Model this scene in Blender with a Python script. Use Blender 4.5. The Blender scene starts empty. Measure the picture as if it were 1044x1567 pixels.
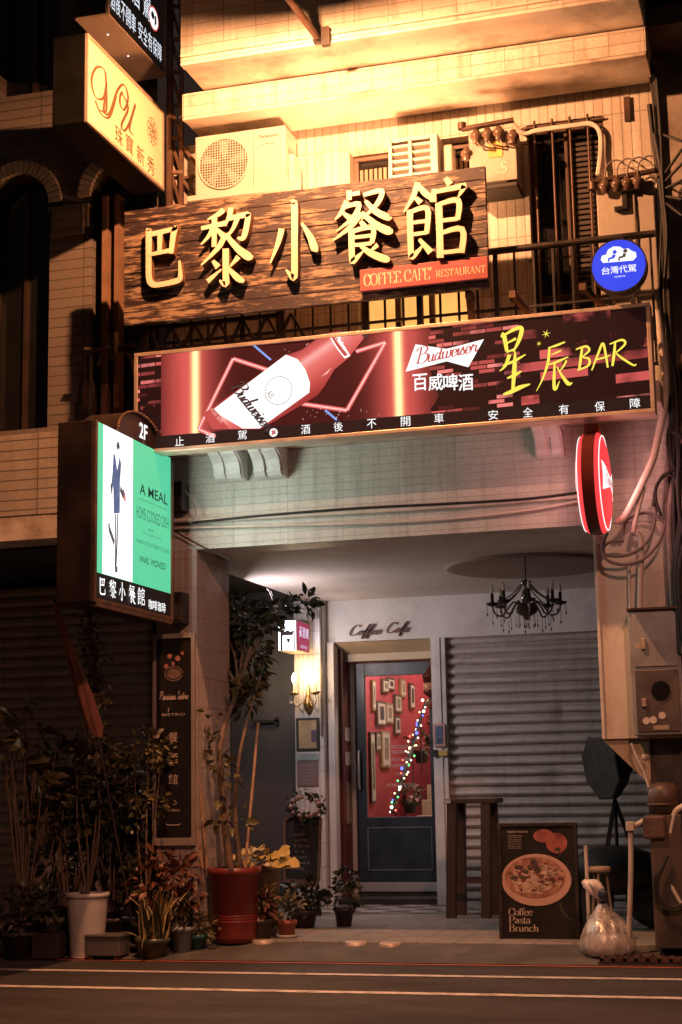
import bpy, math, random
from mathutils import Vector, Matrix
random.seed(11)
S = bpy.context.scene
COL = S.collection
R = math.radians

# ---------------------------------------------------------------- camera
PITCH, YAW, ROLL, FPX = .1717941, -.2819978, -.01812496, 2448.81
CAM = Vector((3.0, -12.0, 1.25))
fw = Vector((math.sin(YAW)*math.cos(PITCH), math.cos(YAW)*math.cos(PITCH), math.sin(PITCH)))
rt = Vector((math.cos(YAW), -math.sin(YAW), 0)); up = rt.cross(fw)
rt, up = rt*math.cos(ROLL)+up*math.sin(ROLL), up*math.cos(ROLL)-rt*math.sin(ROLL)
cam = bpy.data.cameras.new('camera'); co = bpy.data.objects.new('camera', cam); COL.objects.link(co)
cam.sensor_fit = 'VERTICAL'; cam.sensor_height = 36; cam.lens = FPX/1567*36
cam.clip_end = 400; cam.clip_start = .1
co.matrix_world = Matrix(((rt.x, up.x, -fw.x, CAM.x), (rt.y, up.y, -fw.y, CAM.y), (rt.z, up.z, -fw.z, CAM.z), (0,0,0,1)))
S.camera = co

# ---------------------------------------------------------------- night sky, exposure
W = bpy.data.worlds.new('World'); S.world = W; W.use_nodes = True
nt = W.node_tree; bg = nt.nodes['Background']
sky = nt.nodes.new('ShaderNodeTexSky'); sky.sky_type = 'NISHITA'; sky.sun_disc = False
sky.sun_elevation = R(-6); sky.sun_rotation = R(150)
nt.links.new(sky.outputs[0], bg.inputs[0]); bg.inputs[1].default_value = .10
glow = nt.nodes.new('ShaderNodeBackground'); glow.inputs[0].default_value = (1, .62, .50, 1); glow.inputs[1].default_value = .022   # warm ambient added to the night sky to lift the shadows
mixw = nt.nodes.new('ShaderNodeAddShader'); nt.links.new(bg.outputs[0], mixw.inputs[0]); nt.links.new(glow.outputs[0], mixw.inputs[1])
nt.links.new(mixw.outputs[0], nt.nodes['World Output'].inputs[0])
S.view_settings.view_transform = 'Standard'; S.view_settings.look = 'None'
S.view_settings.exposure = 0; S.view_settings.gamma = 1
S.cycles.use_denoising = True
S.cycles.max_bounces = 8; S.cycles.sample_clamp_indirect = 6; S.cycles.use_light_tree = True
S.cycles.caustics_reflective = False; S.cycles.caustics_refractive = False

def lamp(name, kind, loc, power, col, size=.1, target=None, spread=None, parent=None):
    l = bpy.data.lights.new(name, kind); l.energy = power; l.color = col
    if kind == 'AREA':
        l.shape = 'DISK'; l.size = size
        if spread: l.spread = R(spread)
    else: l.shadow_soft_size = size
    o = bpy.data.objects.new(name, l); COL.objects.link(o); o.location = loc
    if target is not None:
        o.rotation_euler = (Vector(target)-Vector(loc)).to_track_quat('-Z', 'Y').to_euler()
    return o
LAMP = Vector((-.36, -2.32, 6.815))
SODIUM = (1, .415, .175)
lamp('street_lamp_light', 'POINT', LAMP, 1950, SODIUM, .05)
# fill spot added to light the pavement, no street lamp seen there
far = lamp('pavement_fill_light', 'SPOT', (4.5, -9.5, 7.5), 1700, (1, .42, .27), .2, (-.8, -.6, 0))
far.data.spot_size = R(52); far.data.spot_blend = .7
# cool floodlight under the arcade, its own fitting is built below
FLOOD = Vector((-2.22, 2.0, 2.80))
lamp('arcade_flood_light', 'AREA', FLOOD+Vector((.06, 0, .0)), 28, (1, .83, .83), .2, FLOOD+Vector((1, .45, -.30)))

# ---------------------------------------------------------------- placing: a pixel of the photo and one known coordinate give a point
def at(px, py, **k):
    d = rt*((px-522)/FPX) - up*((py-783.5)/FPX) + fw
    (a, v), = k.items(); i = 'XYZ'.index(a)
    return CAM + d*((v-CAM[i])/d[i])

# ---------------------------------------------------------------- objects
ORG = {}
def put(o, parent):
    COL.objects.link(o)
    if parent is not None: o.parent = parent
    return o
def tag(o, label=None, cat=None, group=None, kind=None):
    for k, v in (('label', label), ('category', cat), ('group', group), ('kind', kind)):
        if v: o[k] = v
    return o
def thing(name, loc, label, cat, group=None):
    o = bpy.data.objects.new(name, None); COL.objects.link(o); o.location = loc
    o.empty_display_size = .1
    ORG[o] = Vector(loc)
    return tag(o, label, cat, group)
def kids(o): return [c for c in S.objects if c.parent == o]
def copy_tree(o, delta, label=None, parent=None):
    c = o.copy(); COL.objects.link(c)
    if parent is None: c.location = o.location + Vector(delta)
    else: c.parent = parent
    if label: c['label'] = label
    for ch in kids(o): copy_tree(ch, delta, None, c)
    return c

class MB:
    def __init__(s): s.v = []; s.f = []; s.sm = []
    def add(s, vs, fs, smooth=False):
        n = len(s.v); s.v += [Vector(v) for v in vs]
        for f in fs: s.f.append([i+n for i in f]); s.sm.append(smooth)
        return s
    def box(s, x0, x1, y0, y1, z0, z1):
        return s.add([(x0,y0,z0),(x1,y0,z0),(x1,y1,z0),(x0,y1,z0),(x0,y0,z1),(x1,y0,z1),(x1,y1,z1),(x0,y1,z1)],
            [(0,3,2,1),(4,5,6,7),(0,1,5,4),(1,2,6,5),(2,3,7,6),(3,0,4,7)])
    def bar(s, a, b, w, h=None, upv=(0,0,1)):
        a, b = Vector(a), Vector(b); h = h or w; d = (b-a).normalized(); u = Vector(upv)
        if abs(d.dot(u)) > .95: u = Vector((0,1,0))
        x = d.cross(u).normalized(); y = x.cross(d)
        vs = [p + x*(i*w/2) + y*(j*h/2) for p in (a, b) for i, j in ((-1,-1),(1,-1),(1,1),(-1,1))]
        return s.add(vs, [(3,2,1,0),(4,5,6,7),(0,1,5,4),(1,2,6,5),(2,3,7,6),(3,0,4,7)])
    def tube(s, pts, r, n=8, caps=True, smooth=True):
        pts = [Vector(p) for p in pts]; rs = r if isinstance(r, (list, tuple)) else [r]*len(pts)
        u = None; vs = []; m = len(pts)
        for i, p in enumerate(pts):
            d = (pts[min(i+1, m-1)]-pts[max(i-1, 0)]).normalized()
            if u is None:
                u = d.orthogonal().normalized()
            u = (u - d*u.dot(d)); u = u.normalized() if u.length > 1e-6 else d.orthogonal().normalized()
            w = d.cross(u)
            vs += [p + (u*math.cos(2*math.pi*k/n) + w*math.sin(2*math.pi*k/n))*rs[i] for k in range(n)]
        fs = [(i*n+k, i*n+(k+1)%n, (i+1)*n+(k+1)%n, (i+1)*n+k) for i in range(m-1) for k in range(n)]
        s.add(vs, fs, smooth)
        if caps: s.add([vs[k] for k in range(n)], [tuple(range(n-1, -1, -1))]); s.add([vs[(m-1)*n+k] for k in range(n)], [tuple(range(n))])
        return s
    def lathe(s, prof, c, n=24, ax=2, wob=None, smooth=True):
        c = Vector(c); vs = []
        for j, (r, h) in enumerate(prof):
            for k in range(n):
                a = 2*math.pi*k/n; q = r*(wob(a, h) if wob else 1)
                p = (q*math.cos(a), q*math.sin(a), h)
                vs.append(c + Vector(p if ax == 2 else (p[0], p[2], p[1]) if ax == 1 else (p[2], p[0], p[1])))
        m = len(prof); flip = ax == 1
        fs = []
        for j in range(m-1):
            for k in range(n):
                q = (j*n+k, j*n+(k+1)%n, (j+1)*n+(k+1)%n, (j+1)*n+k)
                fs.append(q[::-1] if flip else q)
        b = tuple(range(n-1, -1, -1)); t = tuple((m-1)*n+k for k in range(n))
        if flip: b, t = b[::-1], t[::-1]
        s.add(vs, fs, smooth)
        if prof[0][0] > 1e-5: s.add(vs[:n], [tuple(range(n))[::-1] if not flip else tuple(range(n))])
        if prof[-1][0] > 1e-5: s.add(vs[-n:], [tuple(range(n)) if not flip else tuple(range(n))[::-1]])
        return s
    def ball(s, c, r, n=10, m=7, sx=1, sy=1, sz=1):
        c = Vector(c)
        vs = [c+Vector((r*sx*math.sin(math.pi*j/m)*math.cos(2*math.pi*k/n), r*sy*math.sin(math.pi*j/m)*math.sin(2*math.pi*k/n), -r*sz*math.cos(math.pi*j/m))) for j in range(m+1) for k in range(n)]
        return s.add(vs, [(j*n+k, j*n+(k+1)%n, (j+1)*n+(k+1)%n, (j+1)*n+k) for j in range(m) for k in range(n)], True)
    def prism(s, pts, F, d0, d1):
        # pts in the plane of frame F(u, v, depth); d0 near the viewer, d1 behind
        n = len(pts); vs = [F(u, v, d0) for u, v in pts] + [F(u, v, d1) for u, v in pts]
        return s.add(vs, [tuple(range(n)), tuple(range(2*n-1, n-1, -1))] + [(i, i+n, (i+1)%n+n, (i+1)%n) for i in range(n)])
    def flat(s, pts, F, d): return s.add([F(u, v, d) for u, v in pts], [tuple(range(len(pts)))])
    def leaf(s, p, d, l, w, curl=.25, nrm=None):
        # a folded pointed leaf from p along d
        d = Vector(d).normalized(); n = Vector(nrm) if nrm else Vector((random.uniform(-1,1), random.uniform(-1,1), random.uniform(.2,1)))
        x = d.cross(n)
        x = x.normalized() if x.length > 1e-4 else d.orthogonal().normalized()
        n = x.cross(d); p = Vector(p)
        vs = [p, p+d*l*.4-x*w/2+n*w*curl, p+d*l*.4, p+d*l*.4+x*w/2+n*w*curl, p+d*l*.78-x*w*.33+n*w*curl*.6-n*l*.06, p+d*l*.76-n*l*.06, p+d*l*.78+x*w*.33+n*w*curl*.6-n*l*.06, p+d*l-n*l*.18]
        return s.add(vs, [(0,2,1),(0,3,2),(1,2,5,4),(2,3,6,5),(4,5,7),(5,6,7)], True)
    def build(s, name, mat, parent=None, bevel=0, sub=0, auto=False):
        org = Vector((0,0,0)); q = parent
        while q is not None:
            if q in ORG: org = ORG[q]; break
            q = q.parent
        me = bpy.data.meshes.new(name); me.from_pydata([tuple(v-org) for v in s.v], [], s.f)
        for p, q in zip(me.polygons, s.sm): p.use_smooth = q
        me.materials.append(mat); me.validate(); me.update()
        o = bpy.data.objects.new(name, me); put(o, parent)
        if bevel:
            b = o.modifiers.new('bevel', 'BEVEL'); b.width = bevel; b.segments = 2; b.limit_method = 'ANGLE'; b.angle_limit = R(40)
        return o

def front(x, y, z):            # plane that faces the street
    return lambda u, v, d=0: Vector((x+u, y+d, z+v))
def side(x, y, z):             # plane that faces +X; u runs into the building
    return lambda u, v, d=0: Vector((x-d, y+u, z+v))

def circle(cx, cy, r, n=40, ry=None, a0=0, a1=360):
    ry = ry or r
    return [(cx+r*math.cos(R(a0+(a1-a0)*k/n)), cy+ry*math.sin(R(a0+(a1-a0)*k/n))) for k in range(n + (0 if a1-a0 == 360 else 1))]

# ---------------------------------------------------------------- materials
def new_mat(name):
    m = bpy.data.materials.new(name); m.use_nodes = True
    n = m.node_tree.nodes; return m, n, m.node_tree.links, n['Principled BSDF']
def mth(N, L, op, a, b=None, c=None, clamp=False):
    n = N.new('ShaderNodeMath'); n.operation = op; n.use_clamp = clamp
    for i, x in enumerate((a, b, c)):
        if x is None: continue
        if isinstance(x, (int, float)): n.inputs[i].default_value = x
        else: L.new(x, n.inputs[i])
    return n.outputs[0]
def ramp(N, L, fac, stops):
    r = N.new('ShaderNodeValToRGB'); e = r.color_ramp.elements
    while len(e) < len(stops): e.new(.5)
    for q, (p, c) in zip(e, stops): q.position = p; q.color = (*c, 1) if len(c) == 3 else c
    L.new(fac, r.inputs[0]); return r.outputs[0]
def noise(N, L, vec, scale, detail=4, rough=.55):
    n = N.new('ShaderNodeTexNoise'); n.inputs['Scale'].default_value = scale; n.inputs['Detail'].default_value = detail
    n.inputs['Roughness'].default_value = rough
    if vec is not None: L.new(vec, n.inputs['Vector'])
    return n.outputs[0]
def objco(N): return N.new('ShaderNodeTexCoord').outputs['Object']
def mapping(N, L, vec, scale=(1,1,1), loc=(0,0,0), rot=(0,0,0)):
    m = N.new('ShaderNodeMapping'); L.new(vec, m.inputs[0])
    m.inputs['Scale'].default_value = scale; m.inputs['Location'].default_value = loc; m.inputs['Rotation'].default_value = rot
    return m.outputs[0]
def mixc(N, L, fac, a, b):
    m = N.new('ShaderNodeMix'); m.data_type = 'RGBA'
    for i, x in ((0, fac), (6, a), (7, b)):
        if isinstance(x, (int, float)): m.inputs[i].default_value = x
        elif isinstance(x, tuple): m.inputs[i].default_value = (*x, 1)
        else: L.new(x, m.inputs[i])
    return m.outputs[2]
def bump(N, L, b, h, strength=.3, dist=.01):
    n = N.new('ShaderNodeBump'); n.inputs['Strength'].default_value = strength; n.inputs['Distance'].default_value = dist
    L.new(h, n.inputs['Height']); L.new(n.outputs[0], b.inputs['Normal']); return n
def mat(name, col, rough=.6, metal=0, var=.3, vs=5, bmp=.15, bs=60, dirt=None, ds=2.2, da=.5, stretch=(1,1,1), spec=.5):
    m, N, L, b = new_mat(name); v = mapping(N, L, objco(N), stretch)
    n1 = noise(N, L, v, vs, 6)
    lo = tuple(c*(1-var) for c in col); hi = tuple(min(1, c*(1+var)) for c in col)
    c = ramp(N, L, n1, [(.3, lo), (.7, hi)])
    if dirt:
        n2 = noise(N, L, v, ds, 8, .65)
        c = mixc(N, L, ramp(N, L, n2, [(.48, (0,0,0)), (.66, (da,)*3)]), c, dirt)
    L.new(c, b.inputs['Base Color']); b.inputs['Metallic'].default_value = metal
    rr = mth(N, L, 'MULTIPLY_ADD', n1, .3, rough-.15, True); L.new(rr, b.inputs['Roughness'])
    b.inputs['Specular IOR Level'].default_value = spec
    if bmp: bump(N, L, b, noise(N, L, v, bs, 5), bmp, .01)
    return m
def emit(name, col, strength=1.0, base=(.02,.02,.02), var=0, vs=6):
    m, N, L, b = new_mat(name); b.inputs['Base Color'].default_value = (*base, 1); b.inputs['Roughness'].default_value = .5; b.inputs['Specular IOR Level'].default_value = .12
    b.inputs['Emission Color'].default_value = (*col, 1); b.inputs['Emission Strength'].default_value = strength
    if var:
        n = noise(N, L, objco(N), vs, 3)
        L.new(mth(N, L, 'MULTIPLY_ADD', n, strength*var*2, strength*(1-var)), b.inputs['Emission Strength'])
    return m
def uvaxes(N, L):
    # x-or-y / z coordinates picked by the face's own normal, for tiles on upright faces
    g = N.new('ShaderNodeNewGeometry'); sn = N.new('ShaderNodeSeparateXYZ'); L.new(g.outputs['True Normal'], sn.inputs[0])
    sp = N.new('ShaderNodeSeparateXYZ'); L.new(objco(N), sp.inputs[0])
    ax = mth(N, L, 'GREATER_THAN', mth(N, L, 'ABSOLUTE', sn.outputs[0]), .7)
    u = mth(N, L, 'ADD', mth(N, L, 'MULTIPLY', sp.outputs[0], mth(N, L, 'SUBTRACT', 1, ax)), mth(N, L, 'MULTIPLY', sp.outputs[1], ax))
    az = mth(N, L, 'GREATER_THAN', mth(N, L, 'ABSOLUTE', sn.outputs[2]), .7)
    v = mth(N, L, 'ADD', mth(N, L, 'MULTIPLY', sp.outputs[2], mth(N, L, 'SUBTRACT', 1, az)), mth(N, L, 'MULTIPLY', sp.outputs[1], az))
    c = N.new('ShaderNodeCombineXYZ'); L.new(u, c.inputs[0]); L.new(v, c.inputs[1]); return c.outputs[0]
def tiles(name, c1, c2, mortar, w, h, gap=.006, off=.5, rough=.35, dirt=(.12,.09,.07), da=.5, ds=1.7, bs=.5, freq=2, loc=(0,0,0)):
    m, N, L, b = new_mat(name); v = mapping(N, L, uvaxes(N, L), loc=loc)
    t = N.new('ShaderNodeTexBrick'); L.new(v, t.inputs['Vector'])
    t.offset = off; t.offset_frequency = freq
    for k, x in (('Scale', 1), ('Mortar Size', gap), ('Brick Width', w), ('Row Height', h), ('Mortar Smooth', .2), ('Bias', 0)): t.inputs[k].default_value = x
    for k, x in (('Color1', c1), ('Color2', c2), ('Mortar', mortar)): t.inputs[k].default_value = (*x, 1)
    o = objco(N); n2 = noise(N, L, mapping(N, L, o, (1, 1, .55)), ds, 9, .68)
    c = mixc(N, L, ramp(N, L, n2, [(.45, (0,0,0)), (.72, (da,)*3)]), t.outputs[0], dirt)
    n3 = noise(N, L, o, 34, 4)
    n4 = noise(N, L, mapping(N, L, o, (7, 7, .45)), 1.5, 6, .6)
    c = mixc(N, L, ramp(N, L, n4, [(.50, (0,0,0)), (.74, (.55,)*3)]), c, tuple(q*.8 for q in dirt))
    c = mixc(N, L, ramp(N, L, n3, [(.35, (.22,)*3), (.6, (0,0,0))]), c, dirt)
    L.new(c, b.inputs['Base Color'])
    L.new(mth(N, L, 'MULTIPLY_ADD', n2, .5, rough-.12, True), b.inputs['Roughness'])
    bump(N, L, b, mth(N, L, 'ADD', mth(N, L, 'MULTIPLY', t.outputs['Fac'], -1), mth(N, L, 'MULTIPLY', n3, .5)), bs, .006)
    return m

# ---------------------------------------------------------------- lettering
TXT = {}
def text_data(body, off=0.0):
    k = (body, off)
    if k in TXT: return TXT[k]
    c = bpy.data.curves.new('lettering', 'FONT'); c.body = body; c.size = 1; c.offset = off; c.resolution_u = 4
    o = bpy.data.objects.new('lettering', c); COL.objects.link(o); bpy.context.view_layer.update()
    me = bpy.data.meshes.new_from_object(o.evaluated_get(bpy.context.evaluated_depsgraph_get()))
    vs = [(v.co.x, v.co.y) for v in me.vertices]; fs = [tuple(p.vertices) for p in me.polygons]
    bpy.data.objects.remove(o); bpy.data.curves.remove(c); bpy.data.meshes.remove(me)
    x0 = min(v[0] for v in vs); x1 = max(v[0] for v in vs); y0 = min(v[1] for v in vs); y1 = max(v[1] for v in vs)
    TXT[k] = (vs, fs, x0, x1, y0, y1); return TXT[k]
def text(mb, body, F, u0, u1, v0, v1, d, off=0.0, keep=None, shear=0, al='c'):
    """body fitted into the rectangle u0..u1 x v0..v1 of frame F (keep='h': natural width at that height)"""
    vs, fs, x0, x1, y0, y1 = text_data(body, off)
    sy = (v1-v0)/(y1-y0); sx = (u1-u0)/(x1-x0)
    if keep: sx = sy; 
    du = u0 if (not keep or al == 'l') else (u0+u1)/2-(x1-x0)*sx/2
    mb.add([F(du+(x-x0)*sx+shear*(y-y0)*sy, v0+(y-y0)*sy, d) for x, y in vs], fs)
    return mb
def smooth_line(pts, k=5):
    out = []; n = len(pts)
    for i in range(n-1):
        a, b, c, d = pts[max(i-1,0)], pts[i], pts[i+1], pts[min(i+2,n-1)]
        for j in range(k):
            t = j/k
            out.append(tuple(.5*((2*b[q])+(-a[q]+c[q])*t+(2*a[q]-5*b[q]+4*c[q]-d[q])*t*t+(-a[q]+3*b[q]-3*c[q]+d[q])*t**3) for q in range(len(b))))
    out.append(tuple(pts[-1])); return out
def ribbon(mb, pts, T, d0, d1=None, nib=None):
    """pts (x, y, width); T maps (x, y, depth) to space; nib=(thin, thick) sets the width by direction instead"""
    L_, R_ = [], []; n = len(pts)
    for i in range(n):
        a = pts[max(i-1,0)]; b = pts[min(i+1,n-1)]; dx, dy = b[0]-a[0], b[1]-a[1]; q = math.hypot(dx, dy) or 1
        w = nib[0]+(nib[1]-nib[0])*abs(dy/q)**1.3 if nib else pts[i][2]
        nx, ny = -dy/q*w/2, dx/q*w/2
        L_.append((pts[i][0]+nx, pts[i][1]+ny)); R_.append((pts[i][0]-nx, pts[i][1]-ny))
    if d1 is None:
        vs = [T(x, y, d0) for x, y in L_] + [T(x, y, d0) for x, y in R_]
        mb.add(vs, [(i, i+n, i+n+1, i+1) for i in range(n-1)])
    else:
        vs = [T(x, y, d0) for x, y in L_]+[T(x, y, d0) for x, y in R_]+[T(x, y, d1) for x, y in L_]+[T(x, y, d1) for x, y in R_]
        fs = []
        for i in range(n-1):
            fs += [(i, i+n, i+n+1, i+1), (i+2*n, i+1+2*n, i+1+3*n, i+3*n), (i, i+1, i+1+2*n, i+2*n), (i+n, i+3*n, i+1+3*n, i+1+n)]
        fs += [(0, 2*n, 3*n, n), (n-1, 2*n-1, 4*n-1, 3*n-1)]
        mb.add(vs, fs)
    return mb
# brush characters in a 100 x 100 box: strokes of (x, y, width)
BRUSH = {
'巴': [[(17,90,4),(21,88,9),(21,40,8.5),(22,20,9),(28,11,9.5),(45,8,8),(86,11,8.5),(93,17,7),(91,40,3)],
      [(20,84,8),(76,88,7),(82,90,8),(78,82,9),(72,52,7)], [(47,85,8),(46,56,6.5)], [(20,54,5),(73,57,7)]],
'黎': [[(46,97,7),(36,92,6),(16,87,2)], [(4,77,5),(52,80,6.5)], [(29,90,7),(28,52,6)], [(28,78,7),(18,66,5),(4,57,2)], [(31,75,4),(46,64,7.5)],
      [(60,98,7),(57,88,6),(48,76,2)], [(55,85,6),(88,87,7),(92,86,7),(86,64,7),(80,58,6),(72,60,2)], [(72,84,6),(64,72,5),(50,60,2)],
      [(50,66,7),(36,50,6.5),(4,31,2)], [(50,66,5),(70,48,8),(92,35,10),(100,35,3)],
      [(50,48,8),(50,14,8),(49,4,8),(38,10,2)], [(26,35,4),(36,26,8)], [(16,10,7),(42,23,2)], [(74,36,7),(58,25,2)], [(54,24,4),(72,10,8),(84,5,4)]],
'小': [[(49,97,7),(54,93,9),(53,40,8.5),(52,8,9),(49,3,8),(35,14,2)], [(28,66,8),(20,48,6.5),(4,24,2)], [(68,70,3),(84,52,8),(93,36,10),(93,32,5)]],
'餐': [[(30,99,7),(30,86,6)], [(30,93,5),(48,94,5.5)], [(26,85,7),(16,70,5),(6,62,2)], [(20,77,5),(46,79,6.5),(36,62,6),(8,46,2)], [(20,69,4),(30,62,7)],
      [(54,90,5),(84,93,6.5),(76,76,6),(50,58,2)], [(57,82,4),(74,66,8),(94,56,8),(98,57,3)],
      [(50,67,7),(32,50,6.5),(2,34,2)], [(50,67,5),(74,48,8.5),(94,38,10),(101,38,3)],
      [(48,55,5),(55,48,7)], [(33,46,8),(33,8,7.5),(36,4,8),(52,15,2)], [(33,43,5.5),(68,45,6.5),(66,24,6)], [(36,34.5,4.5),(65,34.5,4.5)], [(36,24,4.5),(66,24,4.5)],
      [(76,21,6),(60,12,2)], [(47,23,4),(64,11,8),(88,1,9),(95,1,3)]],
'館': [[(24,99,7),(16,82,6),(0,64,2)], [(24,96,5),(36,84,7.5),(47,76,5)], [(20,80,5),(28,73,7)], [(10,66,7.5),(10,14,7),(13,8,7.5),(31,21,2)],
      [(10,63,5),(38,65,6.5),(36,34,6)], [(12,49.5,4.5),(36,49.5,4.5)], [(12,35,4.5),(36,35,4.5)], [(24,28,4),(42,10,8)],
      [(69,100,5),(76,91,8)], [(50,88,5),(48,72,8)], [(50,84,5),(94,87,7),(98,86,7),(88,74,2)],
      [(57,70,8),(57,2,8)], [(57,68,5),(88,70,7),(86,46,6)], [(59,47.5,5),(86,47.5,5)], [(57,32,5),(93,34,7),(91,5,7)], [(59,8,5),(91,8,5)]],
'星': [[(10,88,3),(18,92,9),(26,66,7)], [(16,90,4),(50,98,7),(74,99,9),(66,82,8),(46,64,3)], [(28,78,3),(56,84,6)], [(24,64,3),(52,68,5)],
      [(34,60,8),(20,44,6),(2,36,2)], [(12,44,3),(50,50,6),(84,58,2)], [(52,64,3),(48,40,9),(40,4,6)], [(24,24,3),(48,28,7),(70,33,2)], [(10,0,4),(30,2,8),(60,8,9),(94,12,3)]],
'辰': [[(24,92,3),(56,96,7),(90,102,4)], [(28,94,6),(20,60,8),(-4,24,5),(-30,-2,2)], [(34,76,2),(56,80,5),(74,84,3)], [(18,54,3),(60,60,7),(100,68,3)],
      [(46,56,5),(42,30,8),(40,2,9),(48,0,7),(62,16,2)], [(92,60,6),(78,46,5),(62,38,2)], [(54,48,3),(74,26,7),(96,8,11),(112,10,2)]],
}
def brush(mb, ch, F, u, v, w, h, d0, d1=None, fat=1.0):
    for k, st in enumerate(BRUSH[ch]):
        e = k*.0006
        p = smooth_line([(x/100*w, y/100*h, fat*q/100*(w+h)/2) for x, y, q in st], 4)
        ribbon(mb, p, lambda x, y, d: F(u+x, v+y, d), d0-e, d1)
    return mb
# joined-up and serif letters: (advance, [(smooth, points)])
SCRIPT = {
'B': (62, [[(24,96),(16,50),(8,4)], [(-2,78),(14,96),(44,100),(56,82),(42,58),(22,52)], [(22,52),(54,54),(58,26),(40,4),(16,0),(2,12)]]),
'u': (36, [[(0,30),(6,42),(2,12),(8,0),(20,8),(28,42)], [(28,42),(24,10),(30,0),(40,12)]]),
'd': (38, [[(28,34),(16,42),(2,24),(4,2),(16,4),(29,38)], [(40,98),(28,36),(25,8),(31,0),(42,12)]]),
'w': (50, [[(0,30),(6,42),(2,10),(10,0),(22,12),(27,42)], [(27,42),(23,8),(32,0),(44,18),(44,42),(54,34)]]),
'e': (30, [[(2,16),(22,22),(24,36),(14,42),(2,24),(4,4),(14,0),(32,14)]]),
'i': (16, [[(-2,20),(7,42),(3,10),(8,0),(20,12)], [(10,58),(12,64)]]),
's': (26, [[(-4,8),(14,44),(14,30),(22,14),(14,0),(0,6)]]),
'r': (34, [[(-2,14),(9,46),(12,36),(26,38),(22,12),(28,0),(38,12)]]),
'C': (58, [[(54,78),(46,98),(22,90),(4,50),(8,8),(30,-2),(58,22)]]),
'o': (32, [[(20,40),(6,36),(2,10),(12,0),(24,14),(20,40),(26,32),(38,34)]]),
'f': (26, [[(-2,14),(20,60),(30,92),(22,98),(12,50),(2,-30),(10,-30),(10,-2),(30,14)]]),
'a': (36, [[(28,34),(16,42),(2,24),(4,2),(16,4),(29,40)], [(29,40),(25,8),(31,0),(40,12)]]),
'P': (56, [[(24,96),(16,50),(8,0)], [(-2,78),(14,96),(44,100),(56,78),(40,52),(20,48)]]),
'n': (38, [[(-2,20),(8,42),(4,0)], [(5,18),(20,42),(26,32),(23,8),(29,0),(40,12)]]),
't': (24, [[(-4,14),(14,80),(6,12),(10,0),(26,12)], [(0,50),(24,52)]]),
'b': (34, [[(-2,16),(18,80),(14,98),(6,30),(4,6),(14,0),(26,20),(20,38),(8,28)]]),
'h': (38, [[(-2,16),(20,80),(16,98),(4,0)], [(6,20),(20,42),(26,32),(23,8),(29,0),(40,12)]]),
'l': (20, [[(-2,16),(20,80),(16,98),(4,30),(4,4),(10,0),(22,12)]]),
' ': (30, []),
}
def script(mb, body, F, u0, u1, v0, v1, d, nib=(3,9), shear=.18, sq=1):
    tot = sum(SCRIPT[c][0] for c in body); sx = (u1-u0)/tot; sy = (v1-v0)/100; x = 0; k = 0
    for c in body:
        for st in SCRIPT[c][1]:
            p = smooth_line([(a+x+shear*b, b) for a, b in st], 5); k += 1
            ribbon(mb, p, lambda a, b, dd: F(u0+a*sx, v0+b*sy, dd), d-k*.00015, None, nib)
        x += SCRIPT[c][0]
    return mb
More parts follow.
